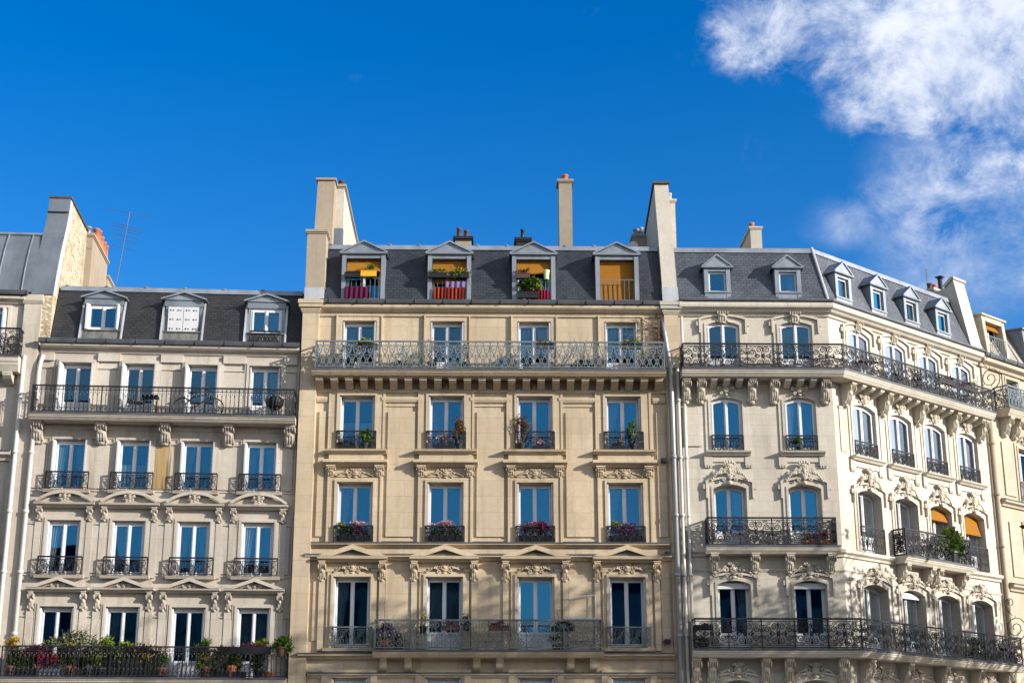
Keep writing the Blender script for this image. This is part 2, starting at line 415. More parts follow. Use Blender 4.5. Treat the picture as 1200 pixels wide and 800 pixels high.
def window_frame_mesh(w, h, rise, rec, box, kick, leaves=2):
    def f():
        mb = MB(); o0, o1 = -rec-.07, -rec; hh = h
        A = arc_pts(w-.004,h-.004,rise); B = arc_pts(w-.004,h-.004,rise,.055)
        mb.ring(A, B, o0, o1)
        gz0 = .065 + (kick if kick else .0)
        for sg in ((-1,1) if leaves == 2 else ()):  # leaves
            x0 = .012 if sg > 0 else -(w/2-.055); x1 = (w/2-.055) if sg > 0 else -.012
            top = h-.065
            def zt(x):
                if rise <= 0: return top
                R = (w*w/4+rise*rise)/(2*rise); return h-R+sqrt(max(0,(R-.065)**2-x*x))
            oo0, oo1 = o0+.012, o1+.018
            mb.box(x0,x0+.050,oo0,oo1,.065,zt(x0+.025)-.004); mb.box(x1-.050,x1,oo0,oo1,.065,zt(x1-.025)-.004)
            mb.box(x0+.050,x1-.050,oo0+.002,oo1-.003,.065,.16)
            if kick: mb.box(x0+.050,x1-.050,oo0+.002,oo1-.003,kick,kick+.07); mb.box(x0+.050,x1-.050,oo0+.02,oo1-.025,.16,kick)
            xs = [x0+.050+(x1-x0-.10)*k/5 for k in range(6)]
            mb.ring([(x,zt(x)-.003) for x in xs],[(x,zt(x)-.062) for x in xs],oo0+.002,oo1-.003,False)
        if leaves == 2: mb.box(-.024,.024,o1+.019,o1+.04,.07,h-.075)
        if box: mb.box(-w/2+.01,w/2-.01,o1+.045,o1+.16,h-box,h-.01-rise*.4)
        return mb.mesh('window_frame', WHITE)
    return cached(('frame',w,h,rise,rec,box,kick,leaves), f)
PANE_N = [0]
def pane_mesh(w, h, rise, rec, mat):
    PANE_N[0] += 1; k = PANE_N[0] % 5
    def f():
        mb = MB(); o = -rec-.035; A = arc_pts(w-.004,h-.004,rise,.06); R = random.Random(k*17)
        for sg in (-1,1):                          # each leaf hangs a little out of true
            a, b = R.uniform(-.010,.010), R.uniform(-.006,.006)
            P = [p for p in A if p[0]*sg >= -1e-6]
            if abs(P[0][0]) > .001 and sg > 0: P = [(0,P[0][1])] + P + [(0,.06)]
            elif abs(P[-1][0]) > .001 and sg < 0: P = P + [(0,P[-1][1]),(0,.06)]
            elif sg > 0: P = P + [(0,.06)]
            else: P = P + [(0,.06)]
            n = len(P); mb.add([(x,o+a*(x-sg*w/4)+b*(z-h/2),z) for x,z in P]+[(x,o-.006+a*(x-sg*w/4)+b*(z-h/2),z) for x,z in P],
                [tuple(range(n)),tuple(range(n,2*n))[::-1]])
        return mb.mesh('pane', mat)
    return cached(('pane',w,h,rise,rec,mat.name,k), f)
def curtain_mesh(w, h, side, mat, rec):
    def f():
        mb = MB(); o = -rec-.10
        def strip(x0,x1,x0b,x1b,z0,z1,folds):
            n = folds*6; T = []; B = []
            for i in range(n+1):
                t = i/n; a = .03*sin(t*folds*2*pi)
                T.append((x0+(x1-x0)*t,o+a,z1)); B.append((x0b+(x1b-x0b)*t,o+a*1.5,z0))
            mb.add(T+B,[(i,i+1,n+2+i,n+1+i) for i in range(n)])
        e = w/2-.05
        if side in ('full','veil'): strip(-e,e,-e,e,.08,h-.08,8)
        if side in ('left','both'): strip(-e,-.10,-e,-e+.16,.08,h-.08,4)
        if side in ('right','both'): strip(.12,e,e-.16,e,.08,h-.08,4)
        if side == 'half': strip(-e,e,-e,e,.08,h*.55,7)
        if side == 'halfleft': strip(-e,-.03,-e,-.05,.08,h-.08,4)
        return mb.mesh('curtain', mat, recalc=False)
    return cached(('curt',w,h,side,mat.name,rec), f)
def shutter_mesh(h, depth, proud, rec, lean):
    def f():                                       # folded leaves standing edge-on in the reveal, on the left (+x inwards)
        mb = MB()
        for k in range(2):
            x = .006+.026*k
            mb.add([(x,-rec+.03,.03),(x+.02,-rec+.03,.03),(x+.02-lean,proud,.03),(x-lean,proud,.03),
                    (x,-rec+.03,h),(x+.02,-rec+.03,h),(x+.02-lean,proud,h),(x-lean,proud,h)],
                   [(0,1,2,3),(4,7,6,5),(0,4,5,1),(1,5,6,2),(2,6,7,3),(3,7,4,0)])
        return mb.mesh('shutter', WHITE2)
    return cached(('shut',h,depth,proud,rec,lean), f)
def window(face, u, z, w, h, rise=0, rec=.24, curtain=None, drape=None, shut=None, guard=None, blind=None, box=0, kick=0, glass=None, name='window', leaves=2):
    fr = face.put(name, window_frame_mesh(w,h,rise,rec,box,kick,leaves), u, z)
    ob('pane', pane_mesh(w,h,rise,rec,glass or GLASS), fr)
    if curtain: ob('curtain', curtain_mesh(w,h,curtain,VOILE,rec), fr)
    if drape: ob('curtain', curtain_mesh(w,h,drape,DRAPE,rec+.1), fr)
    if shut:
        proud, lean = shut; hh = h - (rise+.03 if rise else .03)
        me = shutter_mesh(hh, .2, proud, rec-.02, lean)
        a = ob('shutter', me, fr, (-w/2,0,0)); b = ob('shutter', me, fr, (w/2,0,0)); b.scale = (-1,1,1)
    if guard:
        gw, gh, style, mat, go, gz = guard
        ob('guard_railing', guard_mesh(gw,gh,style,mat,go), fr, (0,0,gz))
    if blind:
        bh, out = blind
        def f():
            mb = MB(); n = 6; o0 = -rec+.03; top = h-rise*.5-.02; W = w/2-.03
            T = [(-W,o0,top),(W,o0,top)]; 
            mb.add([(-W,o0,top),(W,o0,top),(W,o0+.02,top),(-W,o0+.02,top),(-W,o0+out,top-bh),(W,o0+out,top-bh),(W,o0+out+.02,top-bh),(-W,o0+out+.02,top-bh)],
                   [(0,1,5,4),(3,2,6,7),(0,3,7,4),(1,2,6,5),(0,1,2,3),(4,5,6,7)])
            mb.box(-W,W,o0+out-.01,o0+out+.03,top-bh-.04,top-bh-.005)
            return mb.mesh('blind', ORANGE)
        ob('blind', cached(('blind',w,h,rise,rec,bh,out), f), fr)
    return fr
def console_mesh(h, d, w, mat, rich=True):
    def f():                                       # scrolled stone bracket, top back edge at 0,0,0 hanging down
        mb = MB(); pr = [(0,0),(d,0),(d,-h*.10)]
        for k in range(9):
            t = k/8; pr.append((d*(.93-.70*t-.10*sin(t*2*pi)), -h*(.12+.80*t)))
        pr += [(d*.14,-h),(0,-h)]
        mb.prof(-w/2,w/2,pr)
        if rich:
            for sg in (-1,1):
                for (oo,zz,r) in ((d*.70,-h*.24,h*.15),(d*.27,-h*.80,h*.10)):
                    q = [(r*cos(2*pi*k/10),r*sin(2*pi*k/10)) for k in range(10)]
                    a, b = (w/2+.001, w/2+.03) if sg > 0 else (-w/2-.03,-w/2-.001)
                    mb.prof(a,b,[(oo+x,zz+y) for x,y in q])
            for k in (-1,0,1): mb.tube([(k*w*.28,d*(.95-.70*t-.10*sin(t*2*pi)),-h*(.14+.76*t)) for t in [i/7 for i in range(8)]], w*.10, 5)
            mb.blob((0,d*.62,-h*.42),(w*.42,.07,h*.13)); mb.blob((0,d*.26,-h*.92),(w*.36,.06,h*.09))
        mb.box(-w/2-.02,w/2+.02,0,d+.02,.0,.045)
        return mb.mesh('bracket', mat)
    return cached(('cons',h,d,w,mat.name,rich), f)
def modillion_mesh(h, d, w, mat):
    def f():
        mb = MB(); pr = [(0,0),(d,0),(d,-h*.35),(d*.8,-h*.6),(d*.45,-h*.8),(d*.2,-h),(0,-h)]
        mb.prof(-w/2,w/2,pr); mb.prof(-w/2-.015,w/2+.015,[(0,.001),(d+.015,.001),(d+.015,-h*.2),(0,-h*.2)]); return mb.mesh('bracket', mat)
    return cached(('mod',h,d,w,mat.name), f)
def cartouche_mesh(w, h, mat, seed=0, garland=True, big=1.0):
    def f():                                       # carved keystone: shell, scrolls, leaves and hanging garlands
        r = random.Random(seed+5); mb = MB()
        mb.blob((0,.04,0),(w*.12*big,.09,h*.30)); mb.blob((0,.09,h*.10),(w*.075*big,.07,h*.15)); mb.blob((0,.07,h*.34),(w*.14*big,.06,h*.08))
        for k in range(9): a = 2*pi*k/9; mb.blob((w*.105*big*cos(a),.10,h*.08+h*.20*sin(a)),(w*.026,.03,h*.05),5,4)
        for k in range(5):
            a = pi*(.15+.7*k/4); mb.blob((w*.14*cos(a),.08,h*.38+h*.10*sin(a)),(w*.045,.05,h*.085),6,4)
        for sg in (-1,1):
            mb.tube([(sg*x,.06,z) for x,z in spiral(w*.19,h*.10,w*.085,pi/2,1.4,-1)],.024,5)
            mb.tube([(sg*x,.06,z) for x,z in spiral(w*.15,-h*.26,w*.06,-pi/2,1.3,1)],.020,5)
            if garland:
                for k in range(7):
                    t = k/6; x = w*(.24+.25*t); z = h*(.02-.34*t+.10*sin(t*pi))
                    mb.blob((sg*x,.05+.02*r.random(),z),(w*.035*(1.25-.5*t),.055*(1.2-.5*t),h*.075*(1.2-.4*t)),6,4)
                    if k%2==0: mb.tube([(sg*x,.05,z),(sg*(x+w*.03),.07,z+h*.09),(sg*(x+w*.07),.05,z+h*.06)],.014,4)
        mb.blob((0,.06,-h*.40),(w*.07,.07,h*.10))
        mb.v = [(x,y*.62,z*.92) for x,y,z in mb.v]
        return mb.mesh('keystone_ornament', mat, True)
    return cached(('cart',w,h,mat.name,seed,garland,big), f)
def foliage(mb, c, r, n, size, seed=0, droop=0, shell=.5):
    R = random.Random(seed); k = 0
    lumps = [(R.uniform(-.6,.6),R.uniform(-.6,.6),R.uniform(-.5,.7),R.uniform(.35,.6)) for _ in range(5)]
    while k < n:
        L = lumps[R.randrange(5)]
        d = Vector((R.gauss(0,1),R.gauss(0,1),R.gauss(0,1))).normalized()*L[3]*(R.random()**.4)
        p = Vector((L[0],L[1],L[2])) + d
        q = Vector((c[0]+p.x*r[0], c[1]+p.y*r[1], c[2]+p.z*r[2] - (droop*R.random()*abs(p.x) if droop else 0)))
        a = Vector((R.uniform(-1,1),R.uniform(-1,1),R.uniform(-.4,1))).normalized(); b = a.cross(Vector((R.uniform(-1,1),R.uniform(-1,1),R.uniform(-1,1)))).normalized()
        s = size*R.uniform(.6,1.3)
        e = [q - b*s*.35, q + a*s*.5 , q + b*s*.35 + a*s*.55, q + a*s*1.15]
        mb.add([tuple(q),tuple(q+a*s*.55+b*s*.32),tuple(q+a*s*1.1),tuple(q+a*s*.55-b*s*.32)],[(0,1,2,3)]); k += 1
# ------------------------------------------------------------------ plants and other loose things
def plant(face, u, z, o, label, pot='box', pw=.6, ph=.16, pd=.18, potm=None, leaves=(), name='potted_plant', cat='plant', group=None, twigs=None):
    t = thing(name, label, cat, None, face.world(u,z,o), face.wrz(), group)
    potm = potm or BLACKM
    if pot == 'box':
        mb = MB(); mb.prof(-pw/2,pw/2,[(-pd/2+.015,0),(pd/2-.015,0),(pd/2,ph-.025),(pd/2+.012,ph-.025),(pd/2+.012,ph),(-pd/2-.012,ph),(-pd/2-.012,ph-.025),(-pd/2,ph-.025)])
        ob('planter', mb.mesh('planter',potm), t)
    elif pot == 'pot':
        mb = MB(); mb.lathe((0,0,0),[(pw*.34,0),(pw*.46,ph*.82),(pw*.52,ph*.82),(pw*.52,ph),(pw*.40,ph)],12); ob('pot', mb.mesh('pot',potm), t)
    if twigs:
        mb = MB(); R = random.Random(sum(map(ord,label)))
        for k in range(twigs[0]):
            a = R.uniform(0,6.28); x = 0; y = 0; zz = ph-.03; P = [(0,0,zz)]
            for q in range(5):
                x += cos(a)*.05*R.uniform(.3,1.4)*twigs[1]; y += sin(a)*.03*twigs[1]; zz += .11*R.uniform(.6,1.2)*twigs[1]; a += R.uniform(-.5,.5); P.append((x,y,zz))
            mb.tube(P,.010,4,.004)
        ob('stem', mb.mesh('stem',TWIG), t)
    for i,(nm,mat,dx,dz,rx,rz,n,size,droop) in enumerate(leaves):
        mb = MB(); foliage(mb,(dx,0,dz),(rx,min(rx,.16),rz),n,size,len(label)*7+i*31+int(abs(u)*10),droop); ob(nm, mb.mesh(nm,mat,recalc=False), t)
    return t

# ------------------------------------------------------------------ generic building pieces
def part(root, name, mb, mat, smooth=False): return ob(name, mb.mesh(name, mat, smooth), root)
def closed_body(mb, F, u0, u1, z1, depth=11):      # side and back walls
    mb.add([(u0,0,0),(u0,-depth,0),(u0,-depth,z1),(u0,0,z1)],[(0,1,2,3)])
    mb.add([(u1,0,0),(u1,-depth,0),(u1,-depth,z1),(u1,0,z1)],[(0,1,2,3)])
    mb.add([(u0,-depth,0),(u1,-depth,0),(u1,-depth,z1),(u0,-depth,z1)],[(0,1,2,3)])
def interior(F, u0, u1, floors, parts, depth=3.2, z1=None):
    mb = F.mb()
    mb.box(u0+.05,u1-.05,-depth-.1,-depth,.5,(z1 or floors[-1]+.2))
    for z in floors: mb.box(u0+.06,u1-.06,-depth+.002,-.46,z-.30,z-.12)
    for u in parts: mb.box(u-.06,u+.06,-depth+.003,-.465,.6,(z1 or floors[-1])-.02)
    return part(F.root,'interior_rooms',mb,INTER)
def slope_sheet(mb, u0, u1, ze, zt, o0, t, holes):
    """sloping roof front with openings (ua,ub,za,zb) cut where the dormers stand"""
    O = lambda z: o0 + (-t-o0)*(z-ze)/(zt-ze)
    us = sorted(set([u0,u1]+[x for h in holes for x in h[:2]])); zs = sorted(set([ze,zt]+[x for h in holes for x in h[2:]]))
    for i in range(len(us)-1):
        for j in range(len(zs)-1):
            cu, cz = (us[i]+us[i+1])/2, (zs[j]+zs[j+1])/2
            if any(h[0] < cu < h[1] and h[2] < cz < h[3] for h in holes): continue
            q = [(us[i],zs[j]),(us[i+1],zs[j]),(us[i+1],zs[j+1]),(us[i],zs[j+1])]
            mb.add([(u,O(z),z) for u,z in q]+[(u,O(z)-.10,z) for u,z in q],[(0,1,2,3),(7,6,5,4),(0,4,5,1),(1,5,6,2),(2,6,7,3),(3,7,4,0)])
def mansard(F, u0, u1, ze, zt, t, mat, o0=.05, back=6.0, rise=.75, holes=()):
    mb = F.mb(); slope_sheet(mb,u0,u1,ze,zt,o0,t,holes)
    mb.prof(u0,u1,[(-t-.003,zt),(-back/2,zt+rise),(-back,zt+rise*.4),(-back,zt+rise*.4-.1),(-back/2,zt+rise-.1),(-t-.003,zt-.1)])
    mb.add([(u0,-back,ze-.5),(u1,-back,ze-.5),(u1,-back,zt+rise*.4),(u0,-back,zt+rise*.4)],[(0,1,2,3)])
    for u in (u0,u1): mb.add([(u,o0-.12,ze),(u,-t-.12,zt),(u,-back/2,zt+rise),(u,-back,zt+rise*.4),(u,-back,ze)],[(0,1,2,3,4)])
    return part(F.root,'roof',mb,mat)
def ridge(F, u0, u1, zt, t, mat, step=.85):
    mb = F.mb()
    mb.prof(u0,u1,[(-t+.05,zt-.10),(-t+.075,zt-.10),(-t+.03,zt+.07),(-t-.10,zt+.09),(-t-.12,zt+.03)])
    u = u0+.2
    while u < u1-.1:
        mb.blob((u,-t+.02,zt+.085),(.07,.05,.035),6,4); u += step
    return part(F.root,'ridge_flashing',mb,mat)
def gutter(F, u0, u1, z, o, mat, step=.95):
    mb = F.mb()
    mb.prof(u0,u1,[(o-.16,z),(o-.02,z-.01),(o,z+.05),(o+.015,z+.13),(o-.01,z+.14),(o-.16,z+.12)])
    u = u0+.3
    while u < u1: mb.box(u-.012,u+.012,o-.1,o+.028,z-.012,z+.146); u += step
    return part(F.root,'gutter',mb,mat)
def pipe(F, pts, mat, r=.06, clips=True):
    mb = F.mb(); mb.tube(pts, r, 10)
    if clips:
        a, b = pts[-2], pts[-1]; z = min(a[2],b[2])+.8; zt = max(a[2],b[2])
        while z < zt-.3:
            f = (z-a[2])/(b[2]-a[2]); c = [a[i]+(b[i]-a[i])*f for i in (0,1)]
            mb.tube([(c[0],c[1],z-.05),(c[0],c[1],z+.05)], r*1.3, 10); z += 1.9
    return part(F.root,'downpipe',mb,mat,True)
def balcony(F, u0, u1, z0, z1, depth, mat, name='balcony', ends=True):
    mb = F.mb(); h = z1-z0
    pr = [(0,z0+h*.02),(depth-.12,z0),(depth-.06,z0+h*.30),(depth-.03,z0+h*.42),(depth-.03,z0+h*.55),(depth,z0+h*.62),(depth+.01,z1-.03),(depth-.01,z1),(0,z1)]
    mb.prof(u0,u1,pr); p = part(F.root,name,mb,mat)
    mb = F.mb(); mb.prof(u0-.01,u1+.01,[(.02,z1+.002),(depth-.01,z1+.002),(depth+.014,z1-.03),(depth+.014,z1-.055),(depth+.022,z1-.055),(depth+.022,z1+.008),(.02,z1+.012)]); ob('lead_cover',mb.mesh('lead_cover',GUTTER),p)
    return p
def railing(F, bal, segs, z, H, style, mat):
    mb = F.mb()
    for p0,p1 in segs: rail(mb,p0,p1,z,H,style)
    return ob('railing', mb.mesh('railing',mat), bal)
def ledge(F, u0, u1, z0, z1, o, mat, name='string_course'):
    mb = F.mb(); h = z1-z0
    mb.prof(u0,u1,[(0,z0),(o*.35,z0),(o*.45,z0+h*.3),(o*.8,z0+h*.45),(o,z0+h*.55),(o,z1-h*.08),(o*.9,z1),(0,z1+h*.15)])
    p = part(F.root,name,mb,mat)
    if name == 'string_course' and o > .12:
        mb = F.mb(); mb.prof(u0-.01,u1+.01,[(0,z1+h*.15+.002),(o*.9,z1+.003),(o+.015,z1-h*.02),(o+.015,z1-h*.16),(o+.022,z1-h*.16),(o+.022,z1+.01),(0,z1+h*.15+.014)]); ob('lead_cover',mb.mesh('lead_cover',GUTTER),p)
    return p
def chimney(F, u0, u1, o0, o1, z0, z1, mat, cap=.08, capm=None, pots=(), name='chimney'):
    """o0 front, o1 back"""
    mb = F.mb(); mb.box(u0,u1,o1,o0,z0,z1); c = part(F.root,name,mb,mat)
    if cap:
        mb = F.mb(); mb.box(u0-cap*.7,u1+cap*.7,o1-cap*.7,o0+cap*.7,z1+.002,z1+cap); mb.box(u0-cap*.35,u1+cap*.35,o1-cap*.35,o0+cap*.35,z1-cap*.5,z1-.001)
        ob('chimney_cap', mb.mesh('chimney_cap',capm or mat), c)
    for (u,o,r,h,m) in pots:
        mb = F.mb(); mb.lathe((u,o,z1+cap+.001),[(r*1.15,0),(r*1.1,.05),(r,.08),(r*.88,h-.07),(r*1.08,h-.06),(r*1.08,h),(r*.8,h)],12)
        ob('chimney_pot', mb.mesh('chimney_pot',m,True), c)
    return c
def ringrect(mb, w0, w1, z0, zt0, zt1, o0, o1):
    mb.ring([(-w1,z0),(-w1,zt1),(w1,zt1),(w1,z0)],[(-w0,z0),(-w0,zt0),(w0,zt0),(w0,z0)],o0,o1,False)
def sub(name, key, fn, mat, parent, loc=(0,0,0), smooth=False):
    def f():
        mb = MB(); fn(mb); return mb.mesh(name,mat,smooth)
    return ob(name, cached(key,f), parent, (loc[0],-loc[1],loc[2]))

# ================================================================== the golden middle building
RM = thing('apartment_building','golden stone apartment building with dark slate roof and four orange dormer blinds','building',None,(0,48,0))
FM = Face(RM)
CM = [-4.0,-1.09,1.8,4.70]
ops = []
for c in CM:
    ops += [(c,1.12,14.985,16.82),(c,1.16,12.42,14.25),(c,1.16,9.42,11.37),(c,1.17,6.02 if abs(c)<3 else 6.12,8.34),(c,1.12,2.9,5.22)]
mb = FM.mb(); wall_sheet(mb,-5.9,6.6,0,17.3,ops); closed_body(mb,FM,-5.9,6.6,17.45)
mb.box(-5.88,-5.34,.001,.20,0,17.05); mb.box(6.13,6.60,.001,.20,15.2,17.1); mb.box(6.13,6.60,.001,.07,0,15.2)
for c in (-2.545,.355,3.25):                       # raised panels between the windows
    mb.ring([(c-.62,9.47),(c-.62,13.98),(c+.62,13.98),(c+.62,9.47)],[(c-.55,9.54),(c-.55,13.90),(c+.55,13.90),(c+.55,9.54)],.001,.035)
    mb.box(c-.44,c+.44,.001,.05,9.62,13.72); mb.prof(c-.66,c+.66,[(0,14.03),(.05,14.03),(.09,14.12),(.09,14.20),(0,14.22)])
    mb.box(c-.40,c+.40,.001,.045,6.35,8.5)
for a,b in ((-5.22,-5.02),(5.78,6.05)):
    mb.box(a,b,.001,.05,9.62,13.72); mb.prof(a-.1,b+.04,[(0,14.03),(.05,14.03),(.09,14.12),(.09,14.20),(0,14.22)])
    mb.box(a,b,.001,.045,6.35,8.5)
mb.prof(-5.33,6.12,[(0,14.36),(.05,14.36),(.08,14.42),(.08,14.455),(0,14.46)])
part(RM,'wall',mb,ST_M)
interior(FM,-5.9,6.6,[2.9,6.0,9.3,12.3,14.95,17.35],[-2.5,.36,3.2])
mb = FM.mb()
cpr = [(0,16.98),(.05,16.98),(.07,17.08),(.15,17.12),(.24,17.2),(.27,17.24),(.27,17.33),(0,17.34)]
mb.prof(-5.34,6.13,cpr); part(RM,'cornice',mb,ST_M)
for a,b in ((-5.88,-5.34),(6.13,6.60)):
    mb = FM.mb()
    for k,(e,z0,z1) in enumerate(((.03,17.06,17.12),(.06,17.121,17.22),(.12,17.221,17.34),(.15,17.341,17.48))): mb.box(a-e,b+e,-.3,.20+e,z0,z1)
    part(RM,'pilaster_capital',mb,ST_M if a<0 else RENDER_W)
gutter(FM,-5.3,6.08,17.36,.34,GUTTER)
mansard(FM,-5.34,6.13,17.50,19.70,.70,SL_M,holes=[(c-.66,c+.66,17.50,19.1) for c in (-3.92,-1.035,1.80,4.61)]); ridge(FM,-5.30,6.10,19.70,.70,ZINC,1.0)
ledge(FM,-5.5,6.12,9.27,9.415,.17,ST_M); ledge(FM,-5.5,6.12,8.86,9.03,.24,ST_M); ledge(FM,-5.6,6.12,5.78,5.95,.30,ST_M)
ledge(FM,-5.3,6.12,5.22,5.36,.14,ST_M)
IRM = IRONG
# windows
def sur5(mb): ringrect(mb,.565,.72,0,1.84,1.99,.001,.05); ringrect(mb,.721,.77,.0,1.991,2.04,.001,.085); mb.box(-.86,.86,.001,.06,2.041,2.10)
def sur4(mb):
    ringrect(mb,.585,.66,.0,1.835,1.92,.001,.10); ringrect(mb,.661,.84,.0,1.921,2.00,.001,.065); mb.box(-.92,-.845,.001,.085,0,1.99); mb.box(.845,.92,.001,.085,0,1.99)
def sill4(mb):
    mb.prof(-1.0,1.0,[(0,-.13),(.16,-.13),(.2,-.08),(.28,-.06),(.30,0),(.0,.004)]); mb.box(-.86,.86,.001,.13,-.36,-.132)
def sur3(mb):
    ringrect(mb,.585,.65,0,1.955,2.03,.001,.11); ringrect(mb,.651,.80,0,2.031,2.10,.001,.07); mb.box(-.88,-.805,.001,.10,0,2.12); mb.box(.805,.88,.001,.10,0,2.12)
    mb.box(-.88,.88,.001,.05,2.13,2.44)
def lint3(mb): mb.prof(-1.04,1.04,[(0,2.44),(.12,2.44),(.18,2.50),(.30,2.53),(.34,2.56),(.34,2.63),(.30,2.66),(0,2.68)])
def sur2(mb):
    ringrect(mb,.59,.66,0,2.25,2.33,.001,.11); ringrect(mb,.661,.78,0,2.331,2.40,.001,.07)
    for s in (-1,1): mb.box(min(s*.86,s*1.04),max(s*.86,s*1.04),.001,.09,-.05,2.16); mb.box(min(s*.60,s*.84),max(s*.60,s*.84),.001,.085,2.401,2.50)
    mb.box(-1.02,1.02,.001,.045,2.52,2.72)
def pedi2(mb):
    mb.prof(-1.10,1.10,[(0,2.70),(.20,2.70),(.24,2.75),(.36,2.78),(.38,2.86),(0,2.87)])
    mb.ext([(-1.0,2.871),(1.0,2.871),(0,3.20)],.001,.14)
    for s in (-1,1): mb.ext([(s*1.10,2.872),(s*.62,2.872),(0,3.08),(0,3.23)],.141,.36)
REFL = [None,'left',None,'left']
for i,c in enumerate(CM):
    w = window(FM,c,14.985,1.10,1.83,0,.22,glass=GLASS_G,curtain=['left',None,'both','left'][i],shut=(.05,0),kick=.42)
    sub('surround','mS5',sur5,ST_M,w)
    w = window(FM,c,12.42,1.14,1.825,0,.26,curtain=['half','halfleft',None,'left'][i],shut=(.045,.01),guard=(1.28,.62,'guard',IRON,.12,.0))
    sub('surround','mS4',sur4,ST_M,w); sub('sill','mI4',sill4,ST_M,w)
    ob('keystone_ornament',cartouche_mesh(.95,.34,ORN_M,1,True,.9),w,(0,-.03,2.10))
    w = window(FM,c,9.42,1.14,1.945,0,.26,curtain=['left',None,None,'left'][i],shut=(.045,.01),guard=(1.24,.52,'guard',IRON,.14,.0))
    sub('surround','mS3',sur3,ST_M,w); sub('lintel','mL3',lint3,ST_M,w)
    ob('keystone_ornament',cartouche_mesh(1.15,.34,ORN_M,2,True,1.25),w,(0,-.04,2.24))
    for s in (-1,1): ob('bracket',console_mesh(.32,.25,.26,ST_M,True),w,(s*.78,0,2.435))
    zb = 6.02 if abs(c)<3 else 6.12
    w = window(FM,c,zb,1.15,8.335-zb,0,.28,curtain=['left',None,None,None][i],drape=[None,'veil',None,None][i],shut=(.04,.015),kick=.55 if abs(c)<3 else 0,
               guard=None if abs(c)<3 else (1.34,.60,'guard',IRONG2,.12,.04))
    hold = ob('surround',cached('mS2',lambda:(lambda m:(sur2(m),m.mesh('surround',ST_M))[1])(MB())),w,(0,0,6.09-zb))
    ob('pediment',cached('mP2',lambda:(lambda m:(pedi2(m),m.mesh('pediment',ST_M))[1])(MB())),w,(0,0,6.09-zb))
    ob('keystone_ornament',cartouche_mesh(1.15,.42,ORN_M,3,True,1.0),w,(0,-.05,8.60-zb))
    for s in (-1,1): ob('bracket',console_mesh(.62,.27,.19,ST_M,True),w,(s*.95,0,8.785-zb))
    if abs(c)>3: sub('sill','mI2',lambda m: m.prof(-.86,.86,[(0,-.10),(.14,-.10),(.18,0),(0,.003)]),ST_M,w)
    w = window(FM,c,2.9,1.10,2.315,0,.26,curtain=[None,None,'full','half'][i],shut=(.03,.01))
    sub('surround','mS1',lambda m:(ringrect(m,.57,.66,0,2.325,2.42,.001,.06),ringrect(m,.661,.86,0,2.421,2.56,.001,.10)),ST_M,w)
# balconies
b5 = balcony(FM,-5.45,6.07,14.77,14.98,.80,ST_M)
railing(FM,b5,[((-5.34,.03),(-5.34,.73)),((-5.34,.74),(6.02,.74)),((6.02,.73),(6.02,.03))],14.98,.92,'lattice',IRONG)
me = modillion_mesh(.33,.55,.235,ST_M)
for k in range(24): FM.put('bracket',me,-5.22+k*(11.08/23),14.765,0).parent = b5
for o_ in [o for o in RM.children]: pass
for o_ in b5.children:
    pass
b2 = balcony(FM,-3.27,3.88,5.80,6.015,.62,ST_M)
railing(FM,b2,[((-3.20,.03),(-3.20,.55)),((-3.20,.56),(3.82,.56)),((3.82,.55),(3.82,.03))],6.015,.91,'scroll',IRONG2)
me = console_mesh(.40,.42,.22,ST_M,False)
for u in (-2.95,-2.18,-.05,.67,2.87,3.58): FM.put('bracket',me,u,5.795,0).parent = b2
# dormers
def dormer_m(mb):
    for s in (-1,1):
        a,b = sorted((s*.60,s*.715)); mb.box(a,b,-1.1,.03,0,1.66); a,b = sorted((s*.585,s*.73)); mb.box(a,b,.031,.05,0,1.6)
    mb.box(-.60,.60,-1.1,.025,1.50,1.66)
def dpedi_m(mb):
    mb.ext([(-.74,1.68),(.74,1.68),(0,2.06)],-1.7,.06)
    for s in (-1,1): mb.ext([(s*.82,1.66),(s*.80,1.72),(0,2.12),(0,2.06)],-1.75,.13)
    mb.prof(-.80,.80,[(.061,1.62),(.12,1.64),(.13,1.70),(.061,1.72)])
for i,c in enumerate([-3.92,-1.035,1.80,4.61]):
    d = FM.put('dormer',cached('dM',lambda:(lambda m:(dormer_m(m),m.mesh('dormer',ZINC))[1])(MB())),c,17.54)
    ob('pediment',cached('dMp',lambda:(lambda m:(dpedi_m(m),m.mesh('pediment',ZINC))[1])(MB())),d)
    def bars(mb):
        for k in range(8): mb.tube([(-.55+k*1.1/7,.02,0),(-.55+k*1.1/7,.02,.78)],.011)
        for z in (.06,.78): mb.tube([(-.6,.02,z),(.6,.02,z)],.014)
    ob('guard_railing',cached('dMb',lambda:(lambda m:(bars(m),m.mesh('guard_railing',ZINC_D if False else IRONG))[1])(MB())),d)
    window(FM,c,17.54,1.19,1.5,0,.22,curtain=['left',None,'half',None][i],blind=[(.42,.22),(.80,.06),(.46,.16),(1.46,.02)][i])
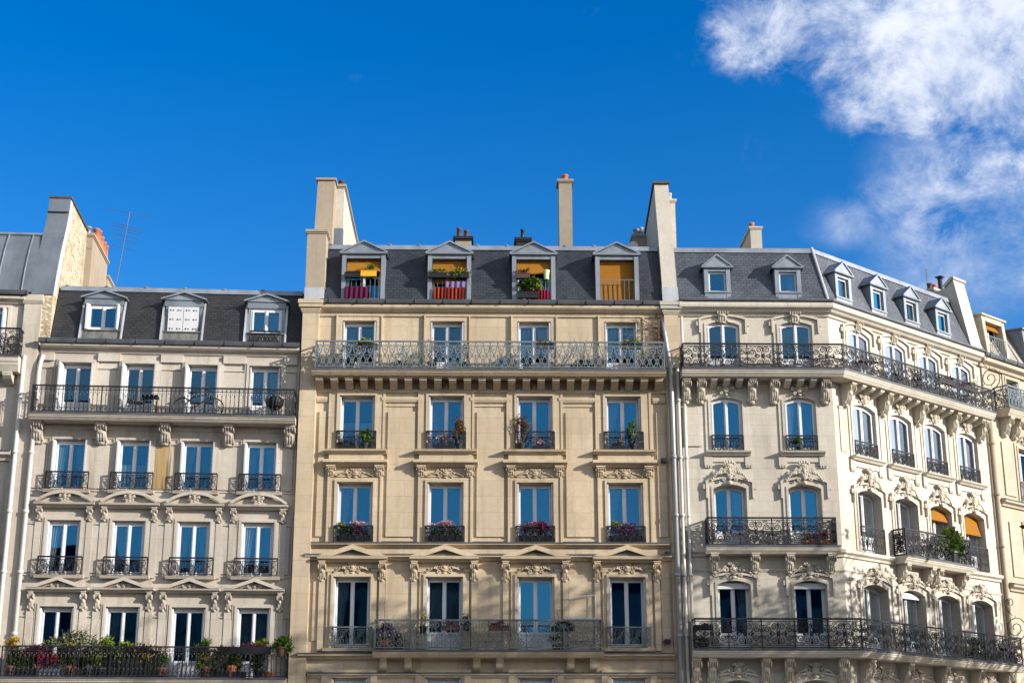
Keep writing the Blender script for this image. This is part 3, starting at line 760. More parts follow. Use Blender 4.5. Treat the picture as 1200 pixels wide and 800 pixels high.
# chimneys
chimney(FM,-5.86,-5.22,.14,-.55,17.47,17.95,ZINC_L,0)
chimney(FM,-5.84,-5.20,.12,-.55,17.951,19.92,RENDER_B,.09,RENDER_B)
mb = FM.mb(); mb.add([(-5.78,-.60,17.4),(-5.13,-.60,17.4),(-5.07,-.80,22.2),(-5.66,-.80,22.2),(-5.78,-1.9,17.4),(-5.13,-1.9,17.4),(-5.07,-1.7,22.2),(-5.66,-1.7,22.2)],
    [(0,1,2,3),(4,7,6,5),(0,4,5,1),(1,5,6,2),(2,6,7,3),(3,7,4,0)])
ch = part(RM,'chimney',mb,RENDER_B)
mb = FM.mb(); mb.box(-5.72,-5.02,-1.75,-.74,22.201,22.28); ob('chimney_cap',mb.mesh('chimney_cap',RENDER_B),ch)
ch = chimney(FM,-5.12,-4.80,-1.5,-9.0,18.4,22.25,RENDER_W,.09,RENDER_B,[(-4.95,-1.9,.10,.30,TERRA_D)])
mb = FM.mb(); mb.box(-5.12,-4.78,-1.49,-1.25,18.5,20.6); ob('flashing',mb.mesh('flashing',ZINC_D),ch)
RENDER_D = stone('chimney_render_sooty', (.29,.25,.20), 0, stain=.5, joints=0)
chimney(FM,2.79,3.26,-2.0,-2.6,19.6,22.72,RENDER_D,.09,RENDER_D,[(3.03,-2.3,.12,.28,TERRA)])
chimney(FM,-.9,-.32,-2.2,-2.8,19.6,20.58,RENDER_B,.10,BLACKM,[(-.76,-2.5,.09,.42,TERRA_D),(-.50,-2.5,.09,.34,TERRA_D)])
chimney(FM,1.27,1.75,-2.2,-2.8,19.6,20.55,BLACKM,.10,BLACKM,[(1.50,-2.5,.07,.42,BLACKM)])
mb = FM.mb()                                       # the tall raked party wall on the right
mb.prof(6.12,6.62,[(.16,17.49),(-.05,18.3),(-.55,20.0),(-1.1,21.6),(-1.3,22.35),(-5.2,21.4),(-9,21.2),(-9,17.0),(0,17.0)])
pw = part(RM,'party_wall',mb,RENDER_W)
mb = FM.mb(); mb.prof(6.07,6.66,[(-1.22,22.36),(-1.24,22.46),(-5.2,21.52),(-9,21.3),(-9,21.22),(-5.2,21.42)]); ob('coping',mb.mesh('coping',COPING),pw)
mb = FM.mb(); mb.prof(6.10,6.64,[(.18,17.485),(.21,17.49),(.07,18.05),(.04,18.05)]); ob('flashing',mb.mesh('flashing',ZINC_L),pw)
chimney(FM,6.63,6.92,-1.9,-4.5,17.4,21.95,RENDER_W,.08,RENDER_W,[(6.76,-2.2,.09,.34,RENDER_W)])
chimney(FM,5.62,6.10,-4.1,-5.0,19.5,21.45,RENDER_B,.08,ZINC,[(5.8,-4.5,.12,.35,ZINC_D),(5.98,-4.6,.10,.45,ZINC)])
pipe(FM,[(6.10,.10,16.95),(6.12,.13,16.6),(6.28,.18,15.2),(6.30,.20,14.2),(6.30,.20,0)],PIPE,.075)
pipe(FM,[(6.52,.16,15.4),(6.52,.16,0)],PIPEW,.055)
for (u,z) in ((5.98,12.1),(6.02,9.07),(5.92,6.32)):
    mb = FM.mb(); mb.box(u-.09,u+.09,.05,.22,z-.07,z+.07); mb.box(u-.06,u+.06,.221,.24,z-.045,z+.045); part(RM,'floodlight',mb,BLACKM)

# ================================================================== the grey-beige building on the left
def loc_l(u): a = A_L; return (-5.93+u*cos(a), 48.1+u*sin(a), 0)
RL = thing('apartment_building','grey beige stone apartment building with plant filled lower balcony and three white dormers','building',None,loc_l(-4.2),A_L)
FL = Face(RL,4.2)
CL = [-7.2,-5.18,-3.15,-1.13]
ops = []
for c in CL: ops += [(c,1.02,13.40,15.24),(c,1.04,11.03,12.68),(c,1.03,8.32,10.06),(c,1.05,5.165,7.35),(c,1.0,2.2,4.4)]
mb = FL.mb(); wall_sheet(mb,-8.47,0,0,15.75,ops); closed_body(mb,FL,-8.47,-.02,15.85)
for c in (-8.17,-6.19,-4.165,-2.14,-.30):
    w = .19 if c in (-8.17,-.30) else .34
    for z0,z1 in ((13.62,15.0),(11.1,12.5),(8.42,9.9),(5.3,7.0)):
        mb.box(c-w,c+w,.001,.04,z0,z1); mb.ring([(c-w-.09,z0-.09),(c-w-.09,z1+.09),(c+w+.09,z1+.09),(c+w+.09,z0-.09)],[(c-w-.05,z0-.05),(c-w-.05,z1+.05),(c+w+.05,z1+.05),(c+w+.05,z0-.05)],.001,.035)
    mb.box(c-w-.02,c+w+.02,.001,.09,15.30,15.56)
mb.box(-8.45,-.03,.001,.04,12.72,13.0); mb.prof(-8.45,-.03,[(0,13.0),(.06,13.0),(.1,13.08),(.1,13.16),(0,13.17)])
part(RL,'wall',mb,ST_L)
mb = FL.mb(); mb.box(-4.49,-3.84,.0405,.046,11.11,12.49); part(RL,'stained_panel',mb,RUST)
interior(FL,-8.47,0,[2.2,5.1,8.2,10.9,13.3,15.85],[-6.2,-4.16,-2.1])
mb = FL.mb(); mb.prof(-8.4,-.02,[(0,15.58),(.05,15.58),(.09,15.66),(.20,15.70),(.27,15.76),(.27,15.84),(0,15.85)]); part(RL,'cornice',mb,ST_L)
gutter(FL,-8.45,-.02,15.85,.36,GUTTER)
mansard(FL,-8.14,-.02,15.95,18.03,.67,SL_L,holes=[(c-.62,c+.62,16.02,17.45) for c in (-6.55,-3.93,-1.2)]); ridge(FL,-8.1,-.05,18.03,.67,ZINC,1.3)
def sL(mb,h): ringrect(mb,.525,.60,0,h+.01,h+.09,.001,.07); ringrect(mb,.601,.67,0,h+.091,h+.12,.001,.045)
def segped(mb):
    mb.prof(-.94,.94,[(0,0),(.16,0),(.2,.05),(.30,.08),(.32,.14),(0,.15)])
    A = arc_pts(1.84,.50,.34,0,12)[1:-1]; B = arc_pts(1.70,.40,.28,0,12)[1:-1]
    mb.ring([(x,z+.04) for x,z in A],[(x,z+.04) for x,z in B],.10,.28,False)
    mb.ext([(-.86,.151)]+[(x,max(.152,z+.02)) for x,z in B]+[(.86,.151)],.001,.099)
def triped(mb):
    mb.prof(-.94,.94,[(0,0),(.16,0),(.2,.05),(.30,.07),(.32,.12),(0,.13)])
    mb.ext([(-.86,.131),(.86,.131),(0,.42)],.001,.12)
    for s in (-1,1): mb.ext([(s*.94,.131),(s*.62,.131),(0,.35),(0,.46)],.121,.32)
CUR6 = ['left',None,'half','both']; CUR5 = ['both','half','left','both']; CUR4 = ['left','halfleft','both','left']
for i,c in enumerate(CL):
    w = window(FL,c,13.40,1.0,1.83,0,.20,glass=GLASS_G,curtain=CUR6[i],shut=(.27,.05) if i<3 else (.04,0),kick=.5)
    sub('surround','lS6',lambda m:sL(m,1.84),ST_L,w)
    w = window(FL,c,11.03,1.02,1.64,0,.16,curtain=CUR5[i],shut=(.17,.03),guard=(1.34,.54,'guard',IRON,.20,.02))
    sub('surround','lS5',lambda m:sL(m,1.65),ST_L,w)
    sub('sill','lI5',lambda m:m.prof(-.72,.72,[(0,-.09),(.2,-.09),(.25,0),(0,.003)]),ST_L,w)
    p = ob('pediment',cached('lP5',lambda:(lambda m:(segped(m),m.mesh('pediment',ST_L))[1])(MB())),w,(0,0,10.46-11.03))
    ob('keystone_ornament',cartouche_mesh(.62,.30,ORN_L,4,False,.9),w,(0,-.24,10.78-11.03))
    for s in (-1,1): ob('bracket',console_mesh(.42,.20,.14,ST_L,True),w,(s*.78,0,10.455-11.03))
    w = window(FL,c,8.32,1.01,1.735,0,.14,curtain=CUR4[i],shut=(.04,.02),guard=(1.36,.55,'guard',IRON,.20,.02))
    sub('surround','lS4',lambda m:(sL(m,1.74),m.box(-.9,-.70,.001,.06,-.05,1.68),m.box(.70,.9,.001,.06,-.05,1.68)),ST_L,w)
    sub('sill','lI4',lambda m:m.prof(-.76,.76,[(0,-.09),(.2,-.09),(.25,0),(0,.003)]),ST_L,w)
    ob('pediment',cached('lP4',lambda:(lambda m:(triped(m),m.mesh('pediment',ST_L))[1])(MB())),w,(0,0,7.80-8.32))
    ob('keystone_ornament',cartouche_mesh(.85,.16,ORN_L,6,True,.8),w,(0,-.14,8.0-8.32))
    for s in (-1,1): ob('bracket',console_mesh(.58,.20,.13,ST_L,True),w,(s*.80,0,7.795-8.32))
    w = window(FL,c,5.165,1.03,2.18,0,.20,curtain=[None,None,None,None][i],drape=[None,'left',None,'full'][i],shut=(.05,.02),kick=.5)
    sub('surround','lS3',lambda m:(sL(m,2.19),m.box(-.92,-.70,.001,.06,0,2.05),m.box(.70,.92,.001,.06,0,2.05)),ST_L,w)
b6 = balcony(FL,-8.43,-.04,13.17,13.395,.80,ST_L)
railing(FL,b6,[((-8.38,.03),(-8.38,.73)),((-8.38,.74),(-.10,.74)),((-.10,.73),(-.10,.03))],13.395,.88,'baluster',IRON)
me = console_mesh(.66,.55,.30,ST_L,True)
for u in (-8.23,-6.22,-4.2,-2.18,-.22): FL.put('bracket',me,u,13.165,0).parent = b6
b3 = balcony(FL,-8.62,.0,4.93,5.16,.80,ST_L)
railing(FL,b3,[((-8.56,.74),(-.04,.74)),((-.04,.73),(-.04,.03))],5.16,.92,'baluster',IRON)
def dormer_l(mb):                                  # sits in the slope: cheeks inside, header above
    for s in (-1,1): a,b = sorted((s*.60,s*.66)); mb.prof(a,b,[(.04,.02),(.075,.02),(-.40,1.55),(-.44,1.55),(-.95,1.9),(-.95,.02)])
    mb.box(-.60,.60,-1.0,-.24,1.36,1.56); mb.prof(-.64,.64,[(-.24,1.37),(-.235,1.37),(-.20,1.56),(-.24,1.56)])
    for s in (-1,1): a,b = sorted((s*.53,s*.60)); mb.box(a,b,-.7,-.27,.46,1.36)
def dtrim_l(mb):
    for s in (-1,1): a,b = sorted((s*.645,s*.705)); mb.prof(a,b,[(.076,.01),(.125,.01),(-.345,1.54),(-.40,1.54)])
def dsill_l(mb):
    mb.prof(-.60,.60,[(.05,.02),(-.07,.40),(-.5,.40),(-.5,.02)]); mb.prof(-.62,.62,[(-.45,.401),(-.02,.401),(-.02,.44),(-.45,.46)])
def dpedi_l(mb):
    mb.ext([(-.66,1.57),(.66,1.57),(0,1.80)],-1.7,-.16)
    for s in (-1,1): mb.ext([(s*.76,1.55),(s*.75,1.60),(0,1.86),(0,1.80)],-1.75,-.06)
for i,c in enumerate([-6.55,-3.93,-1.2]):
    d = FL.put('dormer',cached('dL',lambda:(lambda m:(dormer_l(m),m.mesh('dormer',ZINC))[1])(MB())),c,15.97)
    ob('trim',cached('dLt',lambda:(lambda m:(dtrim_l(m),m.mesh('trim',ZINC_L))[1])(MB())),d)
    ob('sill',cached('dLi',lambda:(lambda m:(dsill_l(m),m.mesh('sill',ZINC_S))[1])(MB())),d)
    ob('pediment',cached('dLp',lambda:(lambda m:(dpedi_l(m),m.mesh('pediment',ZINC))[1])(MB())),d)
    w = window(FL,c,15.97+.43,1.04,.93,0,.30,curtain=[None,None,'full'][i])
    if i == 0:
        me = cached('dLs',lambda:(lambda m:(m.box(0,.05,-.24,.02,.02,.9),m.box(.055,.10,-.24,-.02,.02,.9),m.mesh('shutter',WHITE2))[2])(MB()))
        ob('shutter',me,w,(-.53,0,0)); q = ob('shutter',me,w,(.53,0,0)); q.scale = (-1,1,1)
    if i == 1:
        def shc(mb):
            mb.box(-.50,-.008,-.21,-.17,.03,.90); mb.box(.008,.50,-.21,-.17,.03,.90)
            for x in (-.38,-.14,.14,.38):
                for z in (.12,.45,.78): mb.box(x-.05,x-.01,-.169,-.162,z-.02,z+.02); mb.box(x+.02,x+.07,-.169,-.162,z-.012,z+.012)
        sub('shutter','dLc',shc,WHITE2,w)
        def shd(mb):
            for x in (-.38,-.14,.14,.38):
                for z in (.14,.46,.78): mb.box(x-.06,x-.02,-.1615,-.158,z-.022,z+.022); mb.box(x+.02,x+.07,-.1615,-.158,z-.014,z+.014)
        sub('ventilation_slot','dLd',shd,BLACKM,w)
    if i == 2: ob('guard_railing',guard_mesh(1.0,.40,'guard',IRON,.05),w,(0,0,-.36))
pipe(FL,[(-8.30,.12,15.45),(-8.36,.16,15.2),(-8.38,.18,14.9),(-8.38,.18,0)],PIPEW,.075)

# ================================================================== far left building with the zinc roof
RLL = thing('apartment_building','narrow view of a beige building with grey zinc roof and tall rubble gable wall','building',None,loc_l(-11.5),A_L)
FLL = Face(RLL,11.5)
ops = [(c,.95,z0,z1) for c in (-10.05,-12.1) for z0,z1 in ((15.3,17.05),(12.42,13.9),(9.5,11.3),(6.2,8.2))]
mb = FLL.mb(); wall_sheet(mb,-14,-8.48,0,17.35,ops); closed_body(mb,FLL,-14,-8.48,17.5)
mb.box(-9.05,-8.49,.001,.12,0,17.2); mb.prof(-9.1,-8.46,[(0,17.2),(.14,17.2),(.2,17.3),(.2,17.5),(0,17.52)])
part(RLL,'wall',mb,ST_L)
interior(FLL,-14,-8.48,[6,9.3,12.3,15.2,17.4],[-11])
ledge(FLL,-14,-9.05,17.2,17.42,.25,ST_L,'cornice'); ledge(FLL,-14,-9.02,11.95,12.25,.28,ST_L); ledge(FLL,-14,-9.05,8.6,8.85,.2,ST_L)
gutter(FLL,-14,-8.95,17.46,.34,GUTTER)
mb = FLL.mb(); mb.prof(-14,-8.84,[(.12,17.6),(-.10,18.5),(-.42,19.3),(-.78,19.92),(-3,20.5),(-6,20.2),(-6.5,17.5)])
for u in (-13.2,-12.4,-11.6,-10.8,-10.0,-9.2): mb.tube([(u,.13,17.62),(u,-.09,18.5),(u,-.41,19.3),(u,-.77,19.93)],.035,6)
part(RLL,'roof',mb,ZINC_D)
mb = FLL.mb(); mb.tube([(-14,-.76,19.95),(-8.84,-.76,19.95)],.05,8); part(RLL,'ridge_flashing',mb,ZINC)
for c in (-10.05,-12.1):
    for z0,z1 in ((15.3,17.05),(12.42,13.9),(9.5,11.3),(6.2,8.2)):
        w = window(FLL,c,z0,.93,z1-z0-.01,0,.2,shut=(.05,.0) if z0<15 else (.28,-.05)); sub('surround','llS%g'%(z1-z0),lambda m:ringrect(m,.48,.58,0,z1-z0+.01,z1-z0+.1,.001,.06),ST_L,w)
bl = balcony(FLL,-14,-8.96,14.78,15.28,.62,ST_L); railing(FLL,bl,[((-14,.56),(-9.0,.56)),((-9.0,.55),(-9.0,.03))],15.28,.92,'rosette',IRON)
for u in (-12.9,-11.4,-9.3): FLL.put('bracket',modillion_mesh(.35,.5,.28,ST_L),u,14.775).parent = bl
mb = FLL.mb()
mb.prof(-8.85,-8.17,[(.10,17.53),(-.12,18.4),(-.50,19.4),(-.95,20.4),(-1.15,21.0),(-1.2,21.45),(-4.2,21.4),(-4.2,20.9),(-9,20.2),(-9,16.0),(.0,16.0)])
gw = part(RLL,'gable_wall',mb,RUBBLE)
mb = FLL.mb(); P = [(.10,17.53),(-.12,18.4),(-.50,19.4),(-.95,20.4),(-1.15,21.0),(-1.2,21.45)]
mb.prof(-8.87,-8.16,P+[(o+.045,z) for o,z in P[::-1]])
for z in (18.2,19.0,19.8,20.9): mb.prof(-8.88,-8.155,[(-.0-(z-17.6)*.34-.05,z),(.07-(z-17.6)*.32,z),(.07-(z-17.6)*.32,z+.02),(-.05-(z-17.6)*.34,z+.02)])
ob('front_cladding',mb.mesh('front_cladding',ZINC_D),gw)
mb = FLL.mb(); Q = [(o-.38-.05*sin(z*9),z) for o,z in [(.10,17.53),(-.0,18.0),(-.12,18.4),(-.3,18.9),(-.50,19.4),(-.72,19.9),(-.95,20.4),(-1.15,21.0),(-1.2,21.42)]]
mb.prof(-8.172,-8.155,[(o-.001,z) for o,z in P[:-1]]+[(-1.2,21.42)]+Q[::-1]); ob('edge_render',mb.mesh('edge_render',WHITE2),gw)
mb = FLL.mb(); mb.prof(-8.9,-8.12,[(-1.12,21.451),(-1.12,21.52),(-4.25,21.47),(-4.25,21.40)]); ob('coping',mb.mesh('coping',COPING),gw)
chimney(FLL,-8.6,-7.95,-4.21,-7.2,18.0,21.25,RENDER_B,.09,RENDER_B,[(-8.25,-4.7,.14,.42,ZINC),(-8.02,-5.1,.12,.50,TERRA),(-8.02,-5.5,.12,.58,TERRA),(-8.02,-6.0,.12,.52,TERRA),(-8.02,-6.5,.12,.50,TERRA),(-8.02,-6.9,.12,.50,TERRA)])
chimney(FLL,-8.6,-7.9,-7.21,-9.5,18.0,20.7,RENDER_B,.08,RENDER_B)
pipe(FLL,[(-8.88,.20,15.4),(-8.88,.20,0)],PIPEW,.07)

# ================================================================== the cream corner building
RR_ = thing('apartment_building','cream stone corner building with carved ornament, grey slate roof and black scroll balconies','building',None,(6.62,48,0))
F1 = Face(RR_,-6.62,0); F2 = Face(RR_,11.65-6.62,40)
TC = tan(rad(20)); E2 = 9.15
def sweep(pr, u0, u1):                             # a moulding carried round the corner
    mb = MB(); n = len(pr); pts = []
    for o,z in pr: x,y,_ = F1.loc(u0,0,o); pts.append((x,-y,z))
    for o,z in pr: x,y,_ = F2.loc(o*-TC,0,o); pts.append((x,-y,z))
    for o,z in pr: x,y,_ = F2.loc(u1,0,o); pts.append((x,-y,z))
    fs = [(s*n+i,s*n+(i+1)%n,(s+1)*n+(i+1)%n,(s+1)*n+i) for s in (0,1) for i in range(n)] + [tuple(range(n))[::-1],tuple(range(2*n,3*n))]
    mb.add(pts,fs); return mb
C1 = [8.10,10.53]; C2 = [1.58,3.66,5.70,7.76]
rows = [(15.06,16.85,1.10,1.26),(12.42,14.24,1.04,1.28),(9.29,11.33,1.06,1.28),(6.05,8.24,1.05,1.32),(2.9,5.15,1.05,1.30)]
RISE = .13
mb = MB(F1.T); wall_sheet(mb,6.62,11.65,0,17.4,[(c,w1,a,b,RISE) for a,b,w1,w2 in rows for c in C1],.6)
mb.add([(6.62,0,0),(6.62,-9,0),(6.62,-9,17.5),(6.62,0,17.5)],[(0,1,2,3)])
mb.box(6.63,7.25,.001,.05,12.6,13.9)
part(RR_,'wall',mb,ST_R)
mb = MB(F2.T); wall_sheet(mb,0,E2,0,17.4,[(c,w2,a,b,RISE+.03) for a,b,w1,w2 in rows for c in C2],.6)
mb.add([(E2,0,0),(E2,-9,0),(E2,-9,17.5),(E2,0,17.5)],[(0,1,2,3)])
for c in (.40,2.62,4.68,6.73,8.72):                # flat strips between the windows
    w = .14
    for z0,z1 in ((12.5,13.95),(5.9,8.3)): mb.box(c-w,c+w,.001,.03,z0,z1); mb.prof(c-w-.03,c+w+.03,[(0,z1),(.05,z1),(.07,z1+.07),(0,z1+.09)])
part(RR_,'wall',mb,ST_R2)
mb = F1.mb(); mb.box(6.7,12.4,-3.3,-3.2,.5,17.4)
for z in (2.9,6.0,9.2,12.3,15.0,17.35): mb.box(6.7,11.3,-3.19,-.62,z-.3,z-.12)
mb.box(9.2,9.32,-3.195,-.62,.6,17.3); part(RR_,'interior_rooms',mb,INTER)
mb = F2.mb(); mb.box(1.2,9.1,-3.3,-3.2,.5,17.4)
for z in (2.9,6.0,9.2,12.3,15.0,17.35): mb.box(.3,9.05,-3.19,-.62,z-.29,z-.125)
for u in (2.62,4.68,6.73): mb.box(u-.06,u+.06,-3.195,-.62,.6,17.3)
part(RR_,'interior_rooms',mb,INTER)
part(RR_,'cornice',sweep([(0,17.05),(.06,17.05),(.08,17.12),(.20,17.17),(.26,17.24),(.34,17.28),(.36,17.34),(.36,17.44),(.30,17.47),(0,17.48)],6.64,9.0),ST_R2)
part(RR_,'gutter',sweep([(.20,17.475),(.37,17.472),(.40,17.50),(.40,17.56),(.36,17.575),(.20,17.57)],6.64,9.0),GUTTER)
for z0,z1,o in ((9.0,9.24,.17),(8.52,8.6,.05),):
    h = z1-z0; part(RR_,'string_course',sweep([(0,z0),(o*.35,z0),(o*.45,z0+h*.3),(o*.8,z0+h*.45),(o,z0+h*.55),(o,z1-h*.08),(o*.9,z1),(0,z1+h*.1)],6.8,E2),ST_R2)
# roof
tR, zeR, ztR = .66, 17.58, 19.66
def pt(F,u,o,z): x,y,_ = F.loc(u,0,o); return (x,-y,z)
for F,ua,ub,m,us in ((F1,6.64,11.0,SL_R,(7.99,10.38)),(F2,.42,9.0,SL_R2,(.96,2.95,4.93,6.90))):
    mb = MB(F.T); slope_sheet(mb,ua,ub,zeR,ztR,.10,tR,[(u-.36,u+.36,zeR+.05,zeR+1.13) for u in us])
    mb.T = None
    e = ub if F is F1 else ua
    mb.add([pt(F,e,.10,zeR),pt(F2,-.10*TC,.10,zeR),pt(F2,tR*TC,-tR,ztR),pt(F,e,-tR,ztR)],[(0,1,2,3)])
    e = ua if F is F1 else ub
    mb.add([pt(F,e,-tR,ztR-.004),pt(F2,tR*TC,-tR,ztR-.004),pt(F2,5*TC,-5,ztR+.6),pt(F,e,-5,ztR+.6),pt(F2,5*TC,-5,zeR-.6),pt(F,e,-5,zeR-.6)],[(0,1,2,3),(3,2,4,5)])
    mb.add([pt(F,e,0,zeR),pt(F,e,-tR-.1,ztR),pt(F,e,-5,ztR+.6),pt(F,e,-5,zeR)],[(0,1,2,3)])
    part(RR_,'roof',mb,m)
part(RR_,'ridge_flashing',sweep([(-tR+.06,ztR-.12),(-tR+.085,ztR-.12),(-tR+.04,ztR+.06),(-tR-.10,ztR+.08),(-tR-.12,ztR+.02)],6.66,8.9),ZINC)
mb = MB(); 
a = F2.loc(-.10*TC,zeR,.10); b = F2.loc(tR*TC,ztR+.1,-tR); mb.tube([(a[0],-a[1],a[2]),(b[0],-b[1],b[2])],.05,8)
part(RR_,'hip_flashing',mb,ZINC_L)
# windows
def archring(mb, w, h, rise, e0, e1, o0, o1, bot=0, top=0):
    A = arc_pts(w+2*e1,h+e1,rise,0,10); B = arc_pts(w+2*e0,h+e0,rise,0,10)
    A[0] = (A[0][0],bot); A[-1] = (A[-1][0],bot); B[0] = (B[0][0],bot); B[-1] = (B[-1][0],bot)
    mb.ring(A,B,o0,o1,False)
def surR(mb, w, h, rise, ears, bot, k):
    archring(mb,w,h,rise,.004,.075,.001,.06,bot); archring(mb,w,h,rise,.076,.19,.001,.035,bot)
    if ears:
        archring(mb,w,h,rise,.191,.25,.001,.11,h*.78)
        for s in (-1,1): a,b = sorted((s*(w/2+.19),s*(w/2+.33))); mb.box(a,b,.001,.09,h-rise-.02,h-rise+.13)
def apron(mb, w):
    mb.prof(-w/2-.20,w/2+.20,[(0,-.14),(.13,-.14),(.18,-.08),(.24,-.05),(.26,0),(0,.003)])
    for s in (-1,1):
        a,b = sorted((s*(w/2+.02),s*(w/2+.27))); mb.box(a,b,.001,.07,-.46,-.141)
        for k in range(3): mb.box(min(a,b)+.02+k*.08,min(a,b)+.07+k*.08,.001,.06,-.53,-.461)
    mb.box(-w/2-.018,w/2+.018,.001,.05,-.34,-.141)
rowR = [dict(rec=.05,kick=.45),dict(rec=.08),dict(rec=.28,kick=.5),dict(rec=.30,kick=.5),dict(rec=.30)]
for F,CC,wi,rs,tag in ((F1,C1,2,RISE,'a'),(F2,C2,3,RISE+.03,'b')):
    st = ST_R if tag == 'a' else ST_R2
    for i,c in enumerate(CC):
        for r,row in enumerate(rows):
            z0,z1,w,h = row[0],row[1],row[wi],row[1]-row[0]
            cur = None; dr = None; bl = None; box = 0; gd = None
            if tag == 'b':
                cur = ['veil','veil','left','halfleft','full'][r]
                if r == 2 and i >= 2: bl = (.36 if i == 2 else .62,.14)
                if r == 3 and i == 1: box = .26
                if r == 1: gd = (1.24,.53,'guard',IRON,.08,.0)
                if r == 2 and i in (0,3): gd = (1.24,.80,'guard',IRON,.10,.0)
            else:
                cur = [[None,'halfleft'],[None,'left'],['right',None],['right',None],['full',None]][r][i]
                if r == 3: box = .24
                if r == 1: gd = (1.02,.53,'guard',IRON,.08,.0)
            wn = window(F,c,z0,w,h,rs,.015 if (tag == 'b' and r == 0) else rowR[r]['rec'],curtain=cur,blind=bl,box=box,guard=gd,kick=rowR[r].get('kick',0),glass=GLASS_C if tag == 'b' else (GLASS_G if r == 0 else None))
            bot = -.45 if r == 1 else 0
            sub('surround',('rS',r,tag),lambda m:surR(m,w,h,rs,r in (0,2,3,4),bot,r),st,wn)
            if r == 0: ob('keystone_ornament',console_mesh(.44,.20,.30,ORN_R,True),wn,(0,-.0,h+.40-.02))
            if r == 1:
                sub('sill',('rI',tag),lambda m:apron(m,w),st,wn)
                ob('keystone_ornament',cartouche_mesh(1.0,.46,ORN_R,7,False,1.0),wn,(0,-.10,h+.24))
            if r == 2:
                ob('keystone_ornament',cartouche_mesh(1.2,.84,ORN_R,8,True,.8),wn,(0,-.10,h+.36))
            if r == 3: ob('keystone_ornament',cartouche_mesh(1.28,.56,ORN_R,9,True,.75),wn,(0,-.08,h+.30))
            if r == 4: ob('keystone_ornament',cartouche_mesh(1.3,.5,ORN_R,10,True,.8),wn,(0,-.08,h+.28))
# balconies running round the corner
def slab(z0,z1,d,u0,u1):
    h = z1-z0
    p = part(RR_,'balcony',sweep([(0,z0+.005),(d-.12,z0),(d-.06,z0+h*.3),(d-.03,z0+h*.42),(d-.03,z0+h*.55),(d,z0+h*.62),(d+.01,z1-.03),(d-.01,z1),(0,z1)],u0,u1),ST_R2)
    q = part(RR_,'lead_cover',sweep([(.02,z1+.002),(d-.01,z1+.002),(d+.014,z1-.03),(d+.014,z1-.055),(d+.022,z1-.055),(d+.022,z1+.008),(.02,z1+.012)],u0-.01,u1+.01),GUTTER); q.parent = p
    return p
def corner_rail(bal, z, H, d, u0, u1):
    mb = MB(F1.T); rail(mb,(u0,.03),(u0,d-.01),z,H,'guard'); rail(mb,(u0,d),(11.65+d*TC,d),z,H,'rosette')
    mb.T = F2.T; rail(mb,(-d*TC,d),(u1,d),z,H,'rosette'); rail(mb,(u1,d-.01),(u1,.03),z,H,'guard')
    return ob('railing',mb.mesh('railing',IRON),bal)
bR5 = slab(14.80,15.06,.74,6.60,8.75); corner_rail(bR5,15.06,.83,.68,6.66,8.65)
bR2 = slab(5.80,6.045,.74,6.66,9.1); corner_rail(bR2,6.045,.92,.68,6.72,9.0)
big = console_mesh(.80,.52,.25,ORN_R,True); mod = modillion_mesh(.24,.52,.19,ST_R2)
for z,bal in ((14.795,bR5),(5.795,bR2)):
    for u in (6.78,7.27,8.95,9.68,11.37): F1.put('bracket',big,u,z,.0).parent = bal
    for u in (.55,2.62,4.68,6.73,8.55): F2.put('bracket',big,u,z,.0).parent = bal
    if z > 10:
        for c in C1:
            for k in (-.42,0,.42): F1.put('bracket',mod,c+k,z,.0).parent = bal
        for c in C2:
            for k in (-.50,0,.50): F2.put('bracket',mod,c+k,z,.0).parent = bal
b3 = balcony(F1,7.20,11.46,9.03,9.285,.55,ST_R); railing(F1,b3,[((7.27,.03),(7.27,.48)),((7.27,.49),(11.36,.49)),((11.36,.48),(11.36,.03))],9.285,.88,'rosette',IRON)
me = console_mesh(.58,.44,.24,ORN_R,True)
for u in (7.47,8.77,9.88,11.2): F1.put('bracket',me,u,9.025).parent = b3
b4 = balcony(F2,2.72,6.72,9.03,9.285,.55,ST_R2); railing(F2,b4,[((2.80,.03),(2.80,.48)),((2.80,.49),(6.62,.49)),((6.62,.48),(6.62,.03))],9.285,.88,'rosette',IRON)
for u in (3.0,4.45,4.9,6.45): F2.put('bracket',me,u,9.025).parent = b4
# dormers
def dormer_r(mb):
    for s in (-1,1): a,b = sorted((s*.30,s*.44)); mb.box(a,b,-.95,.04,0,1.20)
    mb.box(-.30,.30,-.95,.03,0,.33); mb.box(-.30,.30,-.95,.03,1.06,1.20); mb.box(-.46,.46,.031,.07,.29,.34)
def dpedi_r(mb):
    mb.ext([(-.48,1.21),(.48,1.21),(0,1.60)],-1.25,.075)
    for s in (-1,1): mb.ext([(s*.55,1.17),(s*.53,1.23),(0,1.66),(0,1.60)],-1.3,.12)
    mb.prof(-.52,.52,[(.076,1.15),(.12,1.17),(.13,1.22),(.076,1.24)])
for F,us in ((F1,(7.99,10.38)),(F2,(.96,2.95,4.93,6.90))):
    for k,u in enumerate(us):
        d = F.put('dormer',cached('dR',lambda:(lambda m:(dormer_r(m),m.mesh('dormer',ZINC))[1])(MB())),u,17.58)
        ob('pediment',cached('dRp',lambda:(lambda m:(dpedi_r(m),m.mesh('pediment',ZINC))[1])(MB())),d)
        window(F,u,17.92,.59,.71,0,.06,curtain='full' if F is F2 else (None if k == 0 else 'veil'),leaves=1)
